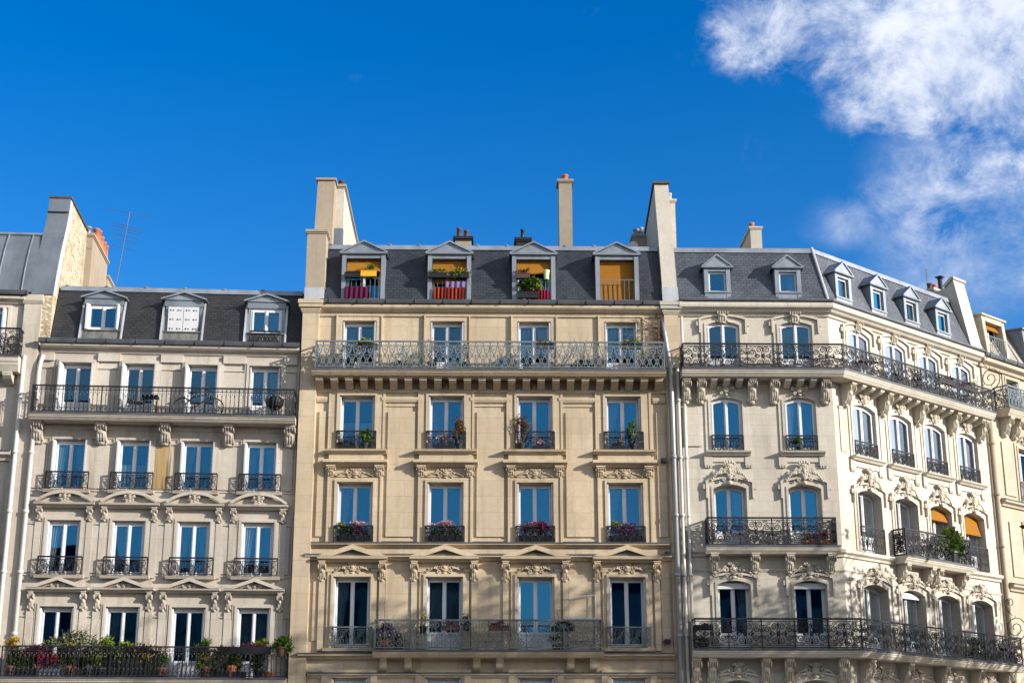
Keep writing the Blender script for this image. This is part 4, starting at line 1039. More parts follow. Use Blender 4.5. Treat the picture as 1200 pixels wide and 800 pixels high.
# chimneys
chimney(F1,9.58,9.98,-2.0,-6.5,19.3,20.98,RENDER_W,.07,RENDER_W,[(9.70,-2.35,.10,.26,TERRA)])
mb = F2.mb(); mb.prof(8.56,9.30,[(.12,17.56),(-.42,20.45),(-.75,20.20),(-2.4,20.0),(-8,19.6),(-8,17.0),(0,17.0)])
pw = part(RR_,'party_wall',mb,RENDER_W)
mb = F2.mb(); mb.prof(8.50,9.36,[(-.36,20.455),(-.36,20.55),(-.50,20.56),(-.84,20.30),(-.80,20.205),(-.44,20.452)]); ob('coping',mb.mesh('coping',RENDER_W),pw)
chimney(F2,8.65,9.55,-1.35,-2.1,18.6,20.30,RENDER_W,.08,RENDER_W,[(8.80,-1.6,.10,.26,TERRA_D),(9.12,-1.6,.10,.28,TERRA)])
mb = F2.mb(); mb.lathe((9.4,-1.5,20.3),[(.09,0),(.09,.62),(.12,.64)],10); mb.box(9.26,9.54,-1.64,-1.36,21.0,21.03); mb.tube([(9.4,-1.5,20.9),(9.4,-1.5,21.0)],.03); part(RR_,'flue_pipe',mb,BLACKM)
pipe(F1,[(6.72,.10,17.0),(6.72,.12,0)],PIPEW,.05)
# spiked scroll screens at the end of the balconies
def scroll_screen(F, u, z, s, name='scroll_screen'):
    mb = F.mb(); o = .35
    def tr(P,r): mb.tube([(u,o+a*s,z+b*s) for a,b in P],r)
    big_ = spiral(.12,.35,.46,-pi*.55,1.9,1,12,.16); tr(big_,.018)
    tr([(-.30,-.42),(-.2,-.2),(.0,-.12)] + [big_[0]],.018)
    tr([(.02,.80),(-.12,.98),(-.2,1.15)]+spiral(-.02,1.24,.2,pi*1.1,1.2,-1,10),.014)
    for k in range(0,15,2):
        a = big_[k]; n = sqrt((a[0]-.12)**2+(a[1]-.35)**2); d = ((a[0]-.12)/n,(a[1]-.35)/n)
        tr([a,(a[0]+d[0]*.10,a[1]+d[1]*.10)],.010)
    tr([(-.35,-.45),(.62,-.10)],.016)
    return part(F.root,name,mb,IRON)
F2s = F2
scroll_screen(F2,9.02,16.1,1.0); scroll_screen(F2,9.12,7.0,1.0)

# ================================================================== the building beyond
RF = thing('apartment_building','cream building at the right edge with weathered zinc roof and one orange blind','building',None,tuple(F2.world(E2,0)),A_R)
FF = Face(RF,-E2)
ops = [(11.25,.85,15.5,16.85),(11.7,1.0,12.1,14.2),(11.7,1.0,9.1,11.2),(11.7,1.0,6.0,8.1),(13.9,.9,15.5,16.85),(13.9,1.0,12.1,14.2)]
mb = FF.mb(); wall_sheet(mb,E2,18,0,17.1,ops); closed_body(mb,FF,E2+.01,18,17.2)
mb.box(9.17,9.62,.001,.07,0,17.0); mb.box(10.1,10.85,.001,.05,12.3,14.3); mb.box(10.1,10.85,.001,.05,9.3,11.3)
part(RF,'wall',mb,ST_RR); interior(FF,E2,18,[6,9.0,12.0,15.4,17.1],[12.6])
ledge(FF,9.0,18,17.02,17.36,.32,ST_RR,'cornice'); ledge(FF,9.66,18,11.85,12.08,.25,ST_RR); ledge(FF,9.66,18,8.75,9.0,.25,ST_RR)
gutter(FF,9.05,18,17.40,.38,GUTTER)
for a in ops:
    w = window(FF,a[0],a[2],a[1]-.02,a[3]-a[2]-.01,0,.22,curtain='left',shut=(.04,.01),guard=None if a[2]>15 else (1.1,.8,'guard',IRONG,.12,0))
    sub('surround','fS%g%g'%(a[1],a[3]-a[2]),lambda m:(ringrect(m,a[1]/2,a[1]/2+.08,0,a[3]-a[2]+.01,a[3]-a[2]+.1,.001,.07),ringrect(m,a[1]/2+.081,a[1]/2+.2,0,a[3]-a[2]+.101,a[3]-a[2]+.2,.001,.04)),ST_RR,w)
    ob('keystone_ornament',cartouche_mesh(.95,.40,ORN_R,12,True,.9),w,(0,-.05,a[3]-a[2]+.34))
bF = balcony(FF,9.95,18,15.2,15.5,.62,ST_RR); railing(FF,bF,[((10.0,.03),(10.0,.55)),((10.0,.56),(18,.56))],15.5,.85,'lattice',IRONG)
for u in (10.3,11.0,12.4,13.2): FF.put('bracket',console_mesh(.7,.5,.26,ORN_R,True),u,15.195).parent = bF
mb = FF.mb(); mb.prof(9.38,18,[(.12,17.5),(-.75,19.3),(-3,19.8),(-6,19.5),(-6.5,17.3)])
u = 9.5
while u < 18: mb.tube([(u,.13,17.52),(u,-.74,19.31)],.035,6); u += .62
part(RF,'roof',mb,plain('zinc_weathered',(.36,.33,.29),.6,.15,.3,2))
def dormer_f(mb):
    for s in (-1,1): a,b = sorted((s*.58,s*.78)); mb.prof(a,b,[(.16,0),(.02,1.6),(-1.4,1.75),(-1.4,0)])
    mb.prof(-.58,.58,[(.02,1.42),(.05,1.6),(-1.4,1.75),(-1.4,1.3)]); mb.prof(-.84,.84,[(.10,1.6),(.10,1.67),(-1.5,1.83),(-1.5,1.751),(-.1,1.62)])
d = FF.put('dormer',(lambda m:(dormer_f(m),m.mesh('dormer',ORN_R))[1])(MB()),10.35,17.54)
mb = MB()
for k in range(9): mb.tube([(-.55+k*1.1/8,.16,0),(-.55+k*1.1/8,.16,.78)],.012)
mb.tube([(-.58,.16,.78),(.58,.16,.78)],.018); mb.tube([(-.58,.16,.06),(.58,.16,.06)],.014); ob('guard_railing',mb.mesh('guard_railing',IRONG),d)
window(FF,10.35,17.54,1.14,1.42,0,.25,curtain='left',blind=(.22,.12))
d = FF.put('dormer',(lambda m:(dormer_f(m),m.mesh('dormer',ZINC_D))[1])(MB()),13.2,17.54); window(FF,13.2,17.54,1.14,1.42,0,.25,curtain='left')
pipe(FF,[(9.3,.12,15.0),(9.3,.14,0)],RENDER_B,.085)

# ------------------------------------------------------------------ things on the balconies, sills and roofs
# upper dormers of the golden building
zd = 18.36
plant(FM,-4.28,18.30,.15,'long black window box without flowers beside the yellow box on the first orange blind dormer','box',.52,.17,.17,BLACKM,(),'window_box','window box')
plant(FM,-3.74,18.33,.16,'yellow window box with a small green plant','box',.52,.20,.18,plain('yellow_plastic',(.72,.36,.02),.4,0,.05),[('foliage',G1,.02,.29,.22,.14,190,.07,.1)],'window_box','window box')
plant(FM,-1.42,18.31,.15,'black window box with thin yellow green trailing leaves, left one under the second orange blind','box',.62,.17,.17,BLACKM,[('foliage',G2,0,.22,.36,.11,260,.06,.2),('flowers',YEL,0,.26,.34,.09,90,.06,.1)],'window_box','window box')
plant(FM,-.72,18.31,.15,'black window box with bushy trailing leaves, right one under the second orange blind','box',.68,.19,.18,BLACKM,[('foliage',G2,0,.22,.40,.13,380,.07,.45),('flowers',YEL,0,.27,.36,.1,80,.06,.1)],'window_box','window box')
plant(FM,1.44,18.31,.14,'brown planter with dry russet flowers hanging at the third orange blind dormer','box',.46,.17,.17,TERRA_D,[('flowers',BRN,0,.24,.26,.11,220,.06,.1)],'window_box','window box')
plant(FM,2.22,18.28,.12,'small pale green pot on the railing of the third orange blind dormer','pot',.22,.32,.2,plain('pale_green_glaze',(.50,.60,.32),.4),[],'flower_pot','pot')
plant(FM,1.62,17.62,.12,'lush green plants filling the railing of the third orange blind dormer','box',.7,.2,.16,BLACKM,[('foliage',G1,-.05,.42,.48,.30,420,.10,.1),('foliage',G2,.3,.40,.26,.2,160,.09,.1)],'potted_plant','plant')
def cloth(F,u,z,o,w,h,mat,label,folds=6,name='cloth'):
    mb = MB(); n = folds*6; T = []; B = []; a = .022
    for i in range(n+1):
        t = i/n; x = -w/2+w*t; y = a*sin(t*folds*2*pi)
        T.append((x,y*.6,h)); B.append((x,y*1.3,.012*sin(t*9)))
    m = len(T)
    P = T+B+[(x,y-.008,z_) for x,y,z_ in T]+[(x,y-.008,z_) for x,y,z_ in B]
    fs = [(i,i+1,m+i+1,m+i) for i in range(m-1)]+[(2*m+i,3*m+i,3*m+i+1,2*m+i+1) for i in range(m-1)]
    mb.add(P,fs)
    return thing(name,label,'cloth',mb.mesh(name,mat,True,False),F.world(u,z,o),F.wrz())
cloth(FM,-4.12,17.58,.11,.82,.42,clothmat('maroon',(.11,.02,.055),.2),'maroon cloth tied behind the railing of the first orange blind dormer',5)
cloth(FM,-1.03,17.58,.11,1.06,.40,clothmat('red_stripe',(.34,.05,.025),.2,((.10,.02,.02),'x'),42),'red striped cloth tied behind the railing of the second orange blind dormer',9)
cloth(FM,-.82,17.98,.11,.72,.22,clothmat('lilac',(.25,.18,.34),.3),'lilac cloth hung along the railing of the second orange blind dormer',4)
cloth(FM,1.92,17.58,.11,.80,.34,clothmat('crimson',(.24,.02,.05),.2),'crimson cloth tied behind the railing of the third orange blind dormer',8)
# long lattice balcony of the golden building
zb = 14.98
plant(FM,-4.25,zb,.45,'leggy grey green plant before the first window of the long lattice balcony','pot',.34,.30,.3,BLACKM,[('foliage',G3,0,.62,.42,.40,330,.08,.1)],twigs=(6,1.2))
plant(FM,-3.65,zb+.66,.66,'bright green plant in a box hung on the lattice rail before the first window','box',.62,.17,.18,BLACKM,[('foliage',G2,0,.24,.36,.14,260,.09,.1),('foliage',G4,-.1,.18,.3,.12,120,.08,.1)],'window_box','window box')
plant(FM,-1.55,zb,.40,'dry brown twiggy plant standing left before the second lattice balcony window','pot',.30,.28,.3,TERRA_D,[('foliage',BRN,0,.78,.30,.30,120,.06,0)],twigs=(8,1.5))
plant(FM,-.55,zb,.40,'thin dry plant standing right before the second lattice balcony window','pot',.30,.30,.3,BLACKM,[('foliage',BRN,0,.75,.20,.32,90,.06,0),('foliage',G3,0,.6,.2,.2,60,.06,0)],twigs=(6,1.5))
plant(FM,2.12,zb+.70,.66,'black rail box with red flowers before the third lattice balcony window','box',.60,.17,.18,BLACKM,[('foliage',G1,0,.20,.32,.08,170,.08,.1),('flowers',RED,0,.28,.30,.09,70,.07,0)],'window_box','window box')
plant(FM,4.98,zb+.70,.66,'black rail box with light green leaves and red flowers before the fourth lattice balcony window','box',.66,.18,.18,BLACKM,[('foliage',G2,0,.22,.36,.09,210,.08,.1),('flowers',RED,-.1,.28,.2,.08,40,.06,0)],'window_box','window box')
plant(FM,3.35,zb,.42,'dry shrub of bare twigs in a trough between third and fourth lattice balcony windows','box',.75,.22,.24,BLACKM,[('foliage',G4,0,.30,.34,.1,100,.07,0)],twigs=(12,2.0))
plant(FM,5.55,zb,.42,'low dark trough with dark foliage at the right end of the lattice balcony','box',.70,.20,.22,BLACKM,[('foliage',G4,0,.28,.36,.14,180,.08,0)])
plant(FM,1.55,zb,.40,'low dark pot with leaves left before the third lattice balcony window','pot',.32,.24,.22,BLACKM,[('foliage',G4,0,.30,.22,.16,120,.08,0)])
plant(FM,.75,zb,.42,'small blue glazed urn on the lattice balcony between second and third window','pot',.30,.42,.3,plain('blue_glaze',(.16,.26,.40),.3),[],'urn','urn')
plant(FM,-2.55,zb,.40,'low grey green plant in a trough between the first and second lattice balcony window','box',.8,.18,.2,ZINC_D,[('foliage',G3,0,.25,.4,.1,160,.07,0)])
t = thing('climbing_vine','bare brown climbing vine below the gutter at the right end of the golden wall','vine',None,FM.world(5.95,15.0,.08),0)
mb = MB(); R = random.Random(4)
for k in range(26):
    x, z = (0.0,R.uniform(.6,1.9)); P = [(x,.03,z)]; a = pi+R.uniform(-.5,.6)
    for q in range(R.randrange(6,13)):
        a += R.uniform(-.45,.45); x += .13*cos(a); z = min(1.96,z+.09*sin(a)); P.append((x,.03+R.uniform(0,.05),z))
    mb.tube(P,.013,4,.004)
mb.tube([(0,.03,.02),(.03,.04,.6),(-.02,.04,1.2),(.01,.03,1.9)],.035,5); ob('stem',mb.mesh('stem',TWIG),t)
mb = MB(); foliage(mb,(-.02,.05,1.1),(.16,.08,.9),160,.06,3); ob('foliage',mb.mesh('foliage',BRN,recalc=False),t)
# sills of the fourth-floor windows
plant(FM,-4.30,12.44,.06,'low dark plant at the left of the first sill above the flower boxes','box',.55,.14,.14,BLACKM,[('foliage',G4,0,.20,.30,.10,150,.07,0)])
plant(FM,-3.72,12.44,.10,'bright green bushy plant at the right of the first sill above the flower boxes','pot',.26,.2,.2,BLACKM,[('foliage',G1,0,.42,.26,.24,260,.09,.1),('foliage',G2,-.05,.5,.16,.14,70,.08,0)])
plant(FM,-1.15,12.44,.06,'pale dry grasses in a box on the second sill','box',.7,.15,.14,BLACKM,[('foliage',PINK,0,.32,.34,.16,90,.06,0)],twigs=(14,1.0))
plant(FM,-.66,12.44,.08,'round russet brown bush at the right of the second sill','pot',.24,.2,.2,BLACKM,[('foliage',BRN,0,.72,.25,.36,460,.06,0)],twigs=(5,1.2))
plant(FM,1.36,12.44,.10,'tall brown leaning bush at the left of the third sill','pot',.26,.2,.2,BLACKM,[('foliage',BRN,0,.78,.30,.42,480,.06,0),('foliage',G3,.12,.6,.16,.3,90,.06,0)],twigs=(7,1.5))
plant(FM,2.0,12.44,.06,'low dry plants on the right half of the third sill','box',.55,.14,.14,BLACKM,[('foliage',PINK,0,.28,.26,.12,70,.05,0)],twigs=(8,.8))
plant(FM,5.02,12.44,.08,'upright green conifer at the right of the fourth sill','pot',.24,.2,.2,BLACKM,[('foliage',G1,0,.62,.16,.38,260,.07,0),('foliage',G3,0,.5,.15,.3,120,.06,0)])
plant(FM,4.55,12.44,.06,'low pale flowers on the left half of the fourth sill','box',.6,.14,.14,BLACKM,[('foliage',G4,0,.2,.28,.1,110,.06,0),('flowers',PINK,0,.27,.28,.08,40,.05,0)])
# flower boxes of the third-floor windows
for c,lab,L in ((CM[0],'flower box with lime trailing leaves at its left and pink heather',[('foliage',G2,-.38,.36,.20,.16,150,.08,.1),('foliage',G4,0,.2,.5,.18,300,.08,.2),('flowers',PINK,.20,.40,.34,.10,200,.06,0),('flowers',PURP,0,.24,.5,.14,150,.07,.2),('foliage',G2,.30,.0,.10,.24,60,.08,0)]),
    (CM[1],'flower box with a full row of pale pink heather and one red cluster below',[('foliage',G4,0,.2,.52,.18,300,.08,.2),('flowers',PINK,0,.42,.54,.09,320,.06,0),('flowers',VIOL,0,.24,.5,.16,170,.07,.1),('flowers',RED,.12,.16,.14,.12,60,.08,0)]),
    (CM[2],'flower box bushy with dark red and purple foliage and scattered pink blooms',[('foliage',PURP,0,.28,.52,.22,380,.08,.2),('flowers',RED,0,.40,.46,.12,90,.07,0),('flowers',PINK,.1,.38,.44,.12,130,.06,0),('flowers',BRN,-.05,.2,.4,.14,90,.06,0)]),
    (CM[3],'flower box with violet pink blooms and a small lime tuft at its left',[('foliage',VIOL,0,.24,.5,.20,330,.08,.1),('flowers',PINK,.05,.28,.46,.14,120,.07,.1),('foliage',G2,-.34,.44,.13,.10,100,.07,0),('flowers',PURP,.1,.38,.36,.1,120,.06,0)])):
    L = [(a,m_,dx,dz+(.10 if dz > .1 else 0),rx,rz*1.15,int(n*1.3),sz,dr) for a,m_,dx,dz,rx,rz,n,sz,dr in L]
    plant(FM,c,9.48,.03,lab,'box',1.05,.18,.14,BLACKM,L,'flower_box','flower box','flower boxes on the golden facade')
# lower scroll balcony
plant(FM,-2.92,6.015,.34,'purple hydrangea heads at the left corner of the grey scroll balcony','pot',.34,.3,.3,TERRA,[('flowers',VIOL,0,.62,.30,.22,300,.09,0),('foliage',G3,.05,.35,.28,.16,160,.08,0)],twigs=(5,1.0))
plant(FM,-2.48,6.015,.32,'green leafy plant with dry stems beside the hydrangea on the scroll balcony','pot',.32,.28,.3,TERRA_D,[('foliage',G3,0,.40,.26,.22,220,.08,.1)],twigs=(8,1.6))
plant(FM,-1.72,6.55,.30,'tall thin plant in a raised black pot left of the teal curtained scroll balcony window','pot',.26,.22,.2,BLACKM,[('foliage',YEL,0,.42,.10,.22,60,.08,0)],twigs=(4,1.2))
plant(FM,-.88,6.62,.50,'dark red flower box hung on the scroll rail before the teal curtained window','box',.60,.15,.16,PURP if False else TERRA_D,[('foliage',PURP,0,.20,.3,.08,150,.06,.1)],'window_box','window box')
plant(FM,-.38,6.60,.45,'pot with dark leaves on the scroll rail right of the dark red box','pot',.26,.2,.2,BLACKM,[('foliage',G4,0,.34,.2,.2,170,.07,.1),('foliage',BRN,0,.4,.15,.15,50,.06,0)])
plant(FM,.62,6.62,.50,'dark red flower box hung on the scroll rail between the two balcony doors','box',.66,.15,.16,TERRA_D,[('foliage',PURP,0,.20,.34,.08,180,.06,.1)],'window_box','window box')
plant(FM,2.62,6.60,.48,'long box of dark leaves on the scroll rail right of the blue window','box',.72,.15,.16,BLACKM,[('foliage',G4,0,.22,.36,.1,220,.07,.1),('flowers',PURP,.1,.22,.3,.08,60,.06,0)],'window_box','window box')
plant(FM,2.42,6.015,.32,'small green fern on the floor of the scroll balcony below the long box','pot',.3,.22,.3,TERRA_D,[('foliage',G1,0,.36,.26,.18,220,.08,.1)])
t = thing('drying_rack','white wire drying rack standing open on the right end of the scroll balcony','drying rack',None,FM.world(3.25,6.02,.30),0)
mb = MB()
for y in (-.14,.14):
    mb.tube([(-.42,y,0),(-.36,y,.98)],.012); mb.tube([(.42,y,0),(.42,y,1.75 if y<0 else .98)],.013); mb.tube([(-.45,y,1.0),(.45,y,1.0)],.014)
mb.tube([(.42,-.14,1.75),(-.42,-.14,1.65)],.012); ob('frame',mb.mesh('frame',WHITE),t)
mb = MB()
for k in range(9): mb.tube([(-.42+k*.105,-.14,1.0),(-.42+k*.105,.14,1.0)],.006)
ob('wire',mb.mesh('wire',WHITE),t)
# balcony of the left building
t = thing('chair','black metal chair leaning by the second door of the upper left balcony','chair',None,FL.world(-5.15,13.40,.40),FL.wrz()+.5)
mb = MB(); mb.prof(-.20,.20,[(-.2,.43),(.2,.43),(.2,.47),(-.2,.47)]); ob('seat',mb.mesh('seat',BLACKM),t)
mb = MB(); mb.tube([(-.2,-.2,.45),(-.2,-.32,.95),(.2,-.32,.95),(.2,-.2,.45)],.016)
for k in range(5): mb.tube([(-.13+k*.065,-.23,.5),(-.13+k*.065,-.32,.95)],.012)
ob('backrest',mb.mesh('backrest',BLACKM),t)
for a,b in ((-1,-1),(1,-1),(-1,1),(1,1)):
    mb = MB(); mb.tube([(a*.18,b*.18,.43),(a*.21,b*.22,0)],.014); ob('leg',mb.mesh('leg',BLACKM),t)
t = thing('folding_table','small black folding table beside the chair on the upper left balcony','table',None,FL.world(-4.72,13.40,.42),FL.wrz())
mb = MB(); mb.prof(-.26,.26,[(-.2,.60),(.2,.64),(.2,.66),(-.2,.62)]); ob('table_top',mb.mesh('table_top',BLACKM),t)
for s in (-1,1):
    mb = MB(); mb.tube([(s*.2,-.18,0),(s*.2,.18,.62)],.014); mb.tube([(s*.19,.18,0),(s*.19,-.18,.6)],.014); ob('leg',mb.mesh('leg',BLACKM),t)
t = thing('bicycle','black bicycle parked behind the rail of the upper left balcony','bicycle',None,FL.world(-3.18,13.40,.42),FL.wrz())
def wheel(x):
    mb = MB(); r = .30
    for k in range(12): mb.tube([(0,0,0),(r*cos(k*pi/6),0,r*sin(k*pi/6))],.004,3)
    mb.tube([(-.03,0,0),(.03,0,0)],.03); o = ob('wheel',mb.mesh('wheel',ZINC_D),t,(x,0,.32))
    mb = MB(); mb.tube([(r*cos(k*pi/12),0,r*sin(k*pi/12)) for k in range(25)],.022,6); ob('tyre',mb.mesh('tyre',BLACKM),o)
wheel(-.50); wheel(.50)
mb = MB()
for P in ([(-.5,0,.32),(-.12,0,.30),(-.2,0,.74)],[(-.5,0,.32),(-.19,0,.66)],[(-.12,0,.30),(.34,0,.68)],[(-.19,0,.66),(.33,0,.76)],[(.5,0,.32),(.33,0,.78),(.31,0,.9)]): mb.tube(P,.018,6)
mb.tube([(-.12,-.1,.2),(-.12,.1,.4)],.014); ob('frame',mb.mesh('frame',BLACKM),t)
mb = MB(); mb.blob((-.21,0,.79),(.14,.07,.035)); ob('saddle',mb.mesh('saddle',BLACKM),t)
mb = MB(); mb.tube([(.26,-.26,.93),(.33,-.2,.95),(.31,0,.91),(.33,.2,.95),(.26,.26,.93)],.014); ob('handlebar',mb.mesh('handlebar',BLACKM),t)
t = thing('barbecue','round black barbecue at the right end of the upper left balcony','barbecue',None,FL.world(-.75,13.40,.42),FL.wrz())
mb = MB(); mb.lathe((0,0,.28),[(.12,0),(.26,.10),(.30,.22),(.30,.25)],14); ob('bowl',mb.mesh('bowl',BLACKM),t)
mb = MB(); mb.lathe((0,0,.531),[(.31,0),(.29,.10),(.16,.19),(.03,.21),(.03,.25)],14); ob('lid',mb.mesh('lid',BLACKM),t)
for k in range(3):
    mb = MB(); a = k*2.09; mb.tube([(.14*cos(a),.14*sin(a),.3),(.24*cos(a),.24*sin(a),0)],.013); ob('leg',mb.mesh('leg',BLACKM),t)
# the planted lower balcony
z3 = 5.16
LB = [(-8.30,'yellow green shrub at the far left end of the planted lower balcony','pot',.4,.34,TERRA_D,[('foliage',YEL,0,.92,.30,.20,150,.09,0),('foliage',G4,0,.5,.3,.28,240,.09,.1)],(6,1.6)),
 (-7.55,'red leaved shrub filling the rail before the first lower balcony window','box',.9,.26,TERRA,[('foliage',PURP,0,.62,.52,.30,380,.08,.2),('flowers',RED,0,.72,.5,.2,170,.08,.2),('foliage',YEL,-.1,.66,.3,.14,60,.08,0)],(8,1.4)),
 (-7.15,'pale mint plant in a grey trough right of the red shrub','box',.65,.24,ZINC_D,[('foliage',G3,0,.98,.30,.16,180,.08,0),('flowers',RED,0,.5,.4,.22,140,.07,.2)],(6,1.9)),
 (-6.55,'tall twiggy plant with a few yellow flowers right of the first lower balcony window','pot',.38,.34,TERRA_D,[('foliage',G3,0,1.0,.36,.36,230,.09,.1),('flowers',YEL,-.1,.95,.22,.16,50,.08,0),('foliage',G4,0,.5,.3,.22,180,.09,0)],(10,2.3)),
 (-6.02,'tall loose pale green plant rising above the rail between first and second window','pot',.38,.34,BLACKM,[('foliage',G3,0,1.15,.30,.46,190,.08,.1),('foliage',G4,0,.5,.3,.3,180,.09,0)],(9,2.6)),
 (-5.62,'bright lime climbing plant hanging over the rail left of the second window','pot',.36,.3,TERRA,[('foliage',G2,0,.86,.30,.34,380,.10,.3),('foliage',G1,0,.5,.26,.3,150,.09,.1)],(6,1.8)),
 (-5.0,'round lime green bush before the second lower balcony window','box',.8,.55,BLACKM,[('foliage',G2,0,.86,.36,.24,420,.10,.1),('foliage',G4,0,.4,.44,.24,200,.09,.3)],None),
 (-4.30,'rusty orange trailing plant drooping over the rail right of the second window','box',.95,.6,BLACKM,[('foliage',BRN,0,.86,.50,.12,330,.09,.4),('foliage',YEL,.05,.45,.34,.26,170,.09,.1),('foliage',G4,0,.3,.4,.2,160,.08,.1)],(10,1.2)),
 (-3.80,'low dark green shrub left of the third lower balcony window','pot',.42,.3,TERRA_D,[('foliage',G4,0,.42,.32,.24,260,.09,0),('foliage',G1,.1,.55,.16,.14,60,.09,0)],(5,1.0)),
 (-2.45,'yellow green vine climbing the rail right of the third window','pot',.40,.34,TERRA_D,[('foliage',G1,0,.62,.32,.46,320,.10,.2),('foliage',YEL,0,.75,.26,.34,90,.09,.2)],(8,1.8)),
 (-1.68,'terracotta pot with a round green bush between third and fourth window','pot',.36,.38,TERRA,[('foliage',G1,0,.45,.30,.26,260,.09,.3)],None),
 (-1.25,'dark rail boxes topped by a small lime tuft before the curtained fourth window','box',1.5,.18,BLACKM,[('foliage',PURP,0,.22,.7,.06,160,.06,.1),('foliage',G2,.42,.30,.22,.12,120,.09,0)],None),
 (-7.9,'dense low green bush between the yellow shrub and the red shrub','box',.6,.24,BLACKM,[('foliage',G1,0,.55,.34,.26,260,.09,.1),('foliage',G4,0,.36,.34,.2,160,.09,.1)],None),
 (-5.3,'dense grey green bush behind the lime climbing plant','box',.7,.26,BLACKM,[('foliage',G3,0,.55,.40,.30,260,.09,.1),('foliage',G4,0,.4,.4,.24,200,.09,.1)],None),
 (-4.72,'mixed green and rust bush between the round lime bush and the rusty trailing plant','box',.6,.26,BLACKM,[('foliage',G1,0,.6,.34,.30,240,.09,.2),('foliage',BRN,0,.66,.3,.2,120,.08,.2)],None),
 (-2.05,'loose pale green bush left of the round bush in the terracotta pot','pot',.34,.28,BLACKM,[('foliage',G3,0,.6,.3,.3,220,.09,.1),('foliage',G2,0,.7,.22,.2,80,.09,.1)],(6,1.3)),
 (-.85,'thin leafy plant before the right half of the curtained fourth window','pot',.32,.26,BLACKM,[('foliage',G4,0,.5,.26,.3,180,.09,.1),('foliage',G1,0,.6,.2,.2,70,.08,.1)],(6,1.4)),
 (-.18,'green bush in a brown pot on top of the right end of the planted balcony','pot',.34,.28,TERRA_D,[('foliage',G1,0,.40,.30,.18,300,.09,.2)],None)]
for u,lab,pt_,pw_,ph_,pm,lv,tw in LB:
    up = .72 if 'dark rail boxes' in lab else (.66 if 'on top of the right end' in lab else 0)
    lv = [(a,m_,dx,dz,rx*1.15,rz*1.25,int(n*1.9),sz*1.05,dr) for a,m_,dx,dz,rx,rz,n,sz,dr in lv]
    plant(FL,u,z3+up,.56 if up==0 else .64,lab,pt_,pw_,ph_,.26,BLACKM if (pm is TERRA and 'terracotta' not in lab) else pm,lv,'potted_plant','plant',None,tw)
plant(FL,-2.95,z3,.5,'long grey stone trough standing before the third lower balcony door','box',.72,.34,.3,plain('grey_trough',(.34,.35,.37),.7),[],'planter_trough','planter')
plant(FL,-.55,z3,.52,'small orange terracotta bowl at the right end of the lower balcony floor','pot',.34,.2,.3,TERRA,[('foliage',BRN,-.25,.2,.12,.12,60,.06,0)])
plant(FL,-1.72,z3,.58,'low dark trough of leaves on the floor before the curtained fourth window','box',1.0,.2,.22,BLACKM,[('foliage',G4,0,.3,.5,.16,220,.08,.1)])
# right building
t = thing('parasol','closed dark brown parasol lying tilted across the corner of the upper right balcony','parasol',None,F2.world(.95,15.10,.42),F2.wrz())
mb = MB(); mb.tube([(-.75,0,.30),(.9,0,.62)],.02,6); ob('pole',mb.mesh('pole',WHITE2),t)
mb = MB()
for k in range(8):
    a = k*pi/4; b = a+pi/4
    mb.add([(-.55,0,.36),(.05,.22*cos(a),.42+.12*sin(a)),(.75,.30*cos(a),.55+.06*sin(a)),(.05,.22*cos(b),.42+.12*sin(b)),(.75,.30*cos(b),.55+.06*sin(b))],[(0,1,3),(1,2,4,3)])
ob('canopy',mb.mesh('canopy',clothmat('brown_canvas',(.055,.035,.035),.1),recalc=False),t)
plant(F2,5.9,15.62,.62,'long rail box of dusky red flowers at the left on the upper right balcony','box',1.2,.18,.18,BLACKM,[('flowers',PURP,0,.22,.66,.14,330,.07,.3),('flowers',PINK,0,.25,.6,.1,60,.06,.2)],'flower_box','flower box')
plant(F2,7.15,15.62,.62,'long rail box of dusky flowers with a lime tuft at its right end','box',1.2,.18,.18,BLACKM,[('flowers',PURP,-.1,.20,.58,.13,260,.07,.3),('foliage',G2,.45,.30,.16,.12,120,.07,0)],'flower_box','flower box')
plant(F2,7.05,15.10,.45,'round black bowl on the floor of the upper right balcony','pot',.42,.2,.3,BLACKM,[],'bowl','bowl')
for k,(u,lab) in enumerate(((3.05,'dark shrub behind the rail below the second window of the upper right balcony'),(4.35,'dark shrub behind the rail between second and third window of the upper right balcony'))):
    plant(F2,u,15.06,.40,lab,'pot',.4,.3,.3,BLACKM,[('foliage',G4,0,.52,.34,.30,260,.08,.1),('foliage',BRN,0,.5,.3,.25,70,.07,0)],twigs=(6,1.3))
plant(F1,4.1+6.62,9.29,.32,'row of dark red flowers at the right end of the two window rosette balcony','box',.9,.2,.2,TERRA,[('foliage',PURP,0,.32,.44,.18,260,.08,.1),('flowers',RED,.2,.3,.3,.16,70,.07,0),('foliage',G4,-.2,.22,.3,.12,120,.07,0)],'flower_box','flower box')
plant(F1,10.45,12.44,.05,'small green plant in the middle of the corner building window sill','pot',.2,.14,.2,BLACKM,[('foliage',G1,-.1,.36,.18,.13,120,.07,0)])
plant(F2,5.55,9.29,.40,'big bright green shrub spilling over the bulging middle balcony of the corner building','pot',.5,.4,.4,BLACKM,[('foliage',G1,.1,.70,.78,.46,1300,.14,.3),('foliage',G4,0,.6,.7,.4,500,.13,.3),('foliage',G2,.15,.86,.66,.40,330,.13,.2),('foliage',G3,-.85,.55,.7,.45,520,.10,.1)],twigs=(8,1.6))
plant(F2,6.55,6.05,.42,'yellow green plant in a black box on the lowest right balcony','box',.9,.30,.3,BLACKM,[('foliage',G2,0,.48,.5,.20,360,.10,.1),('foliage',YEL,0,.5,.4,.16,90,.09,0)])
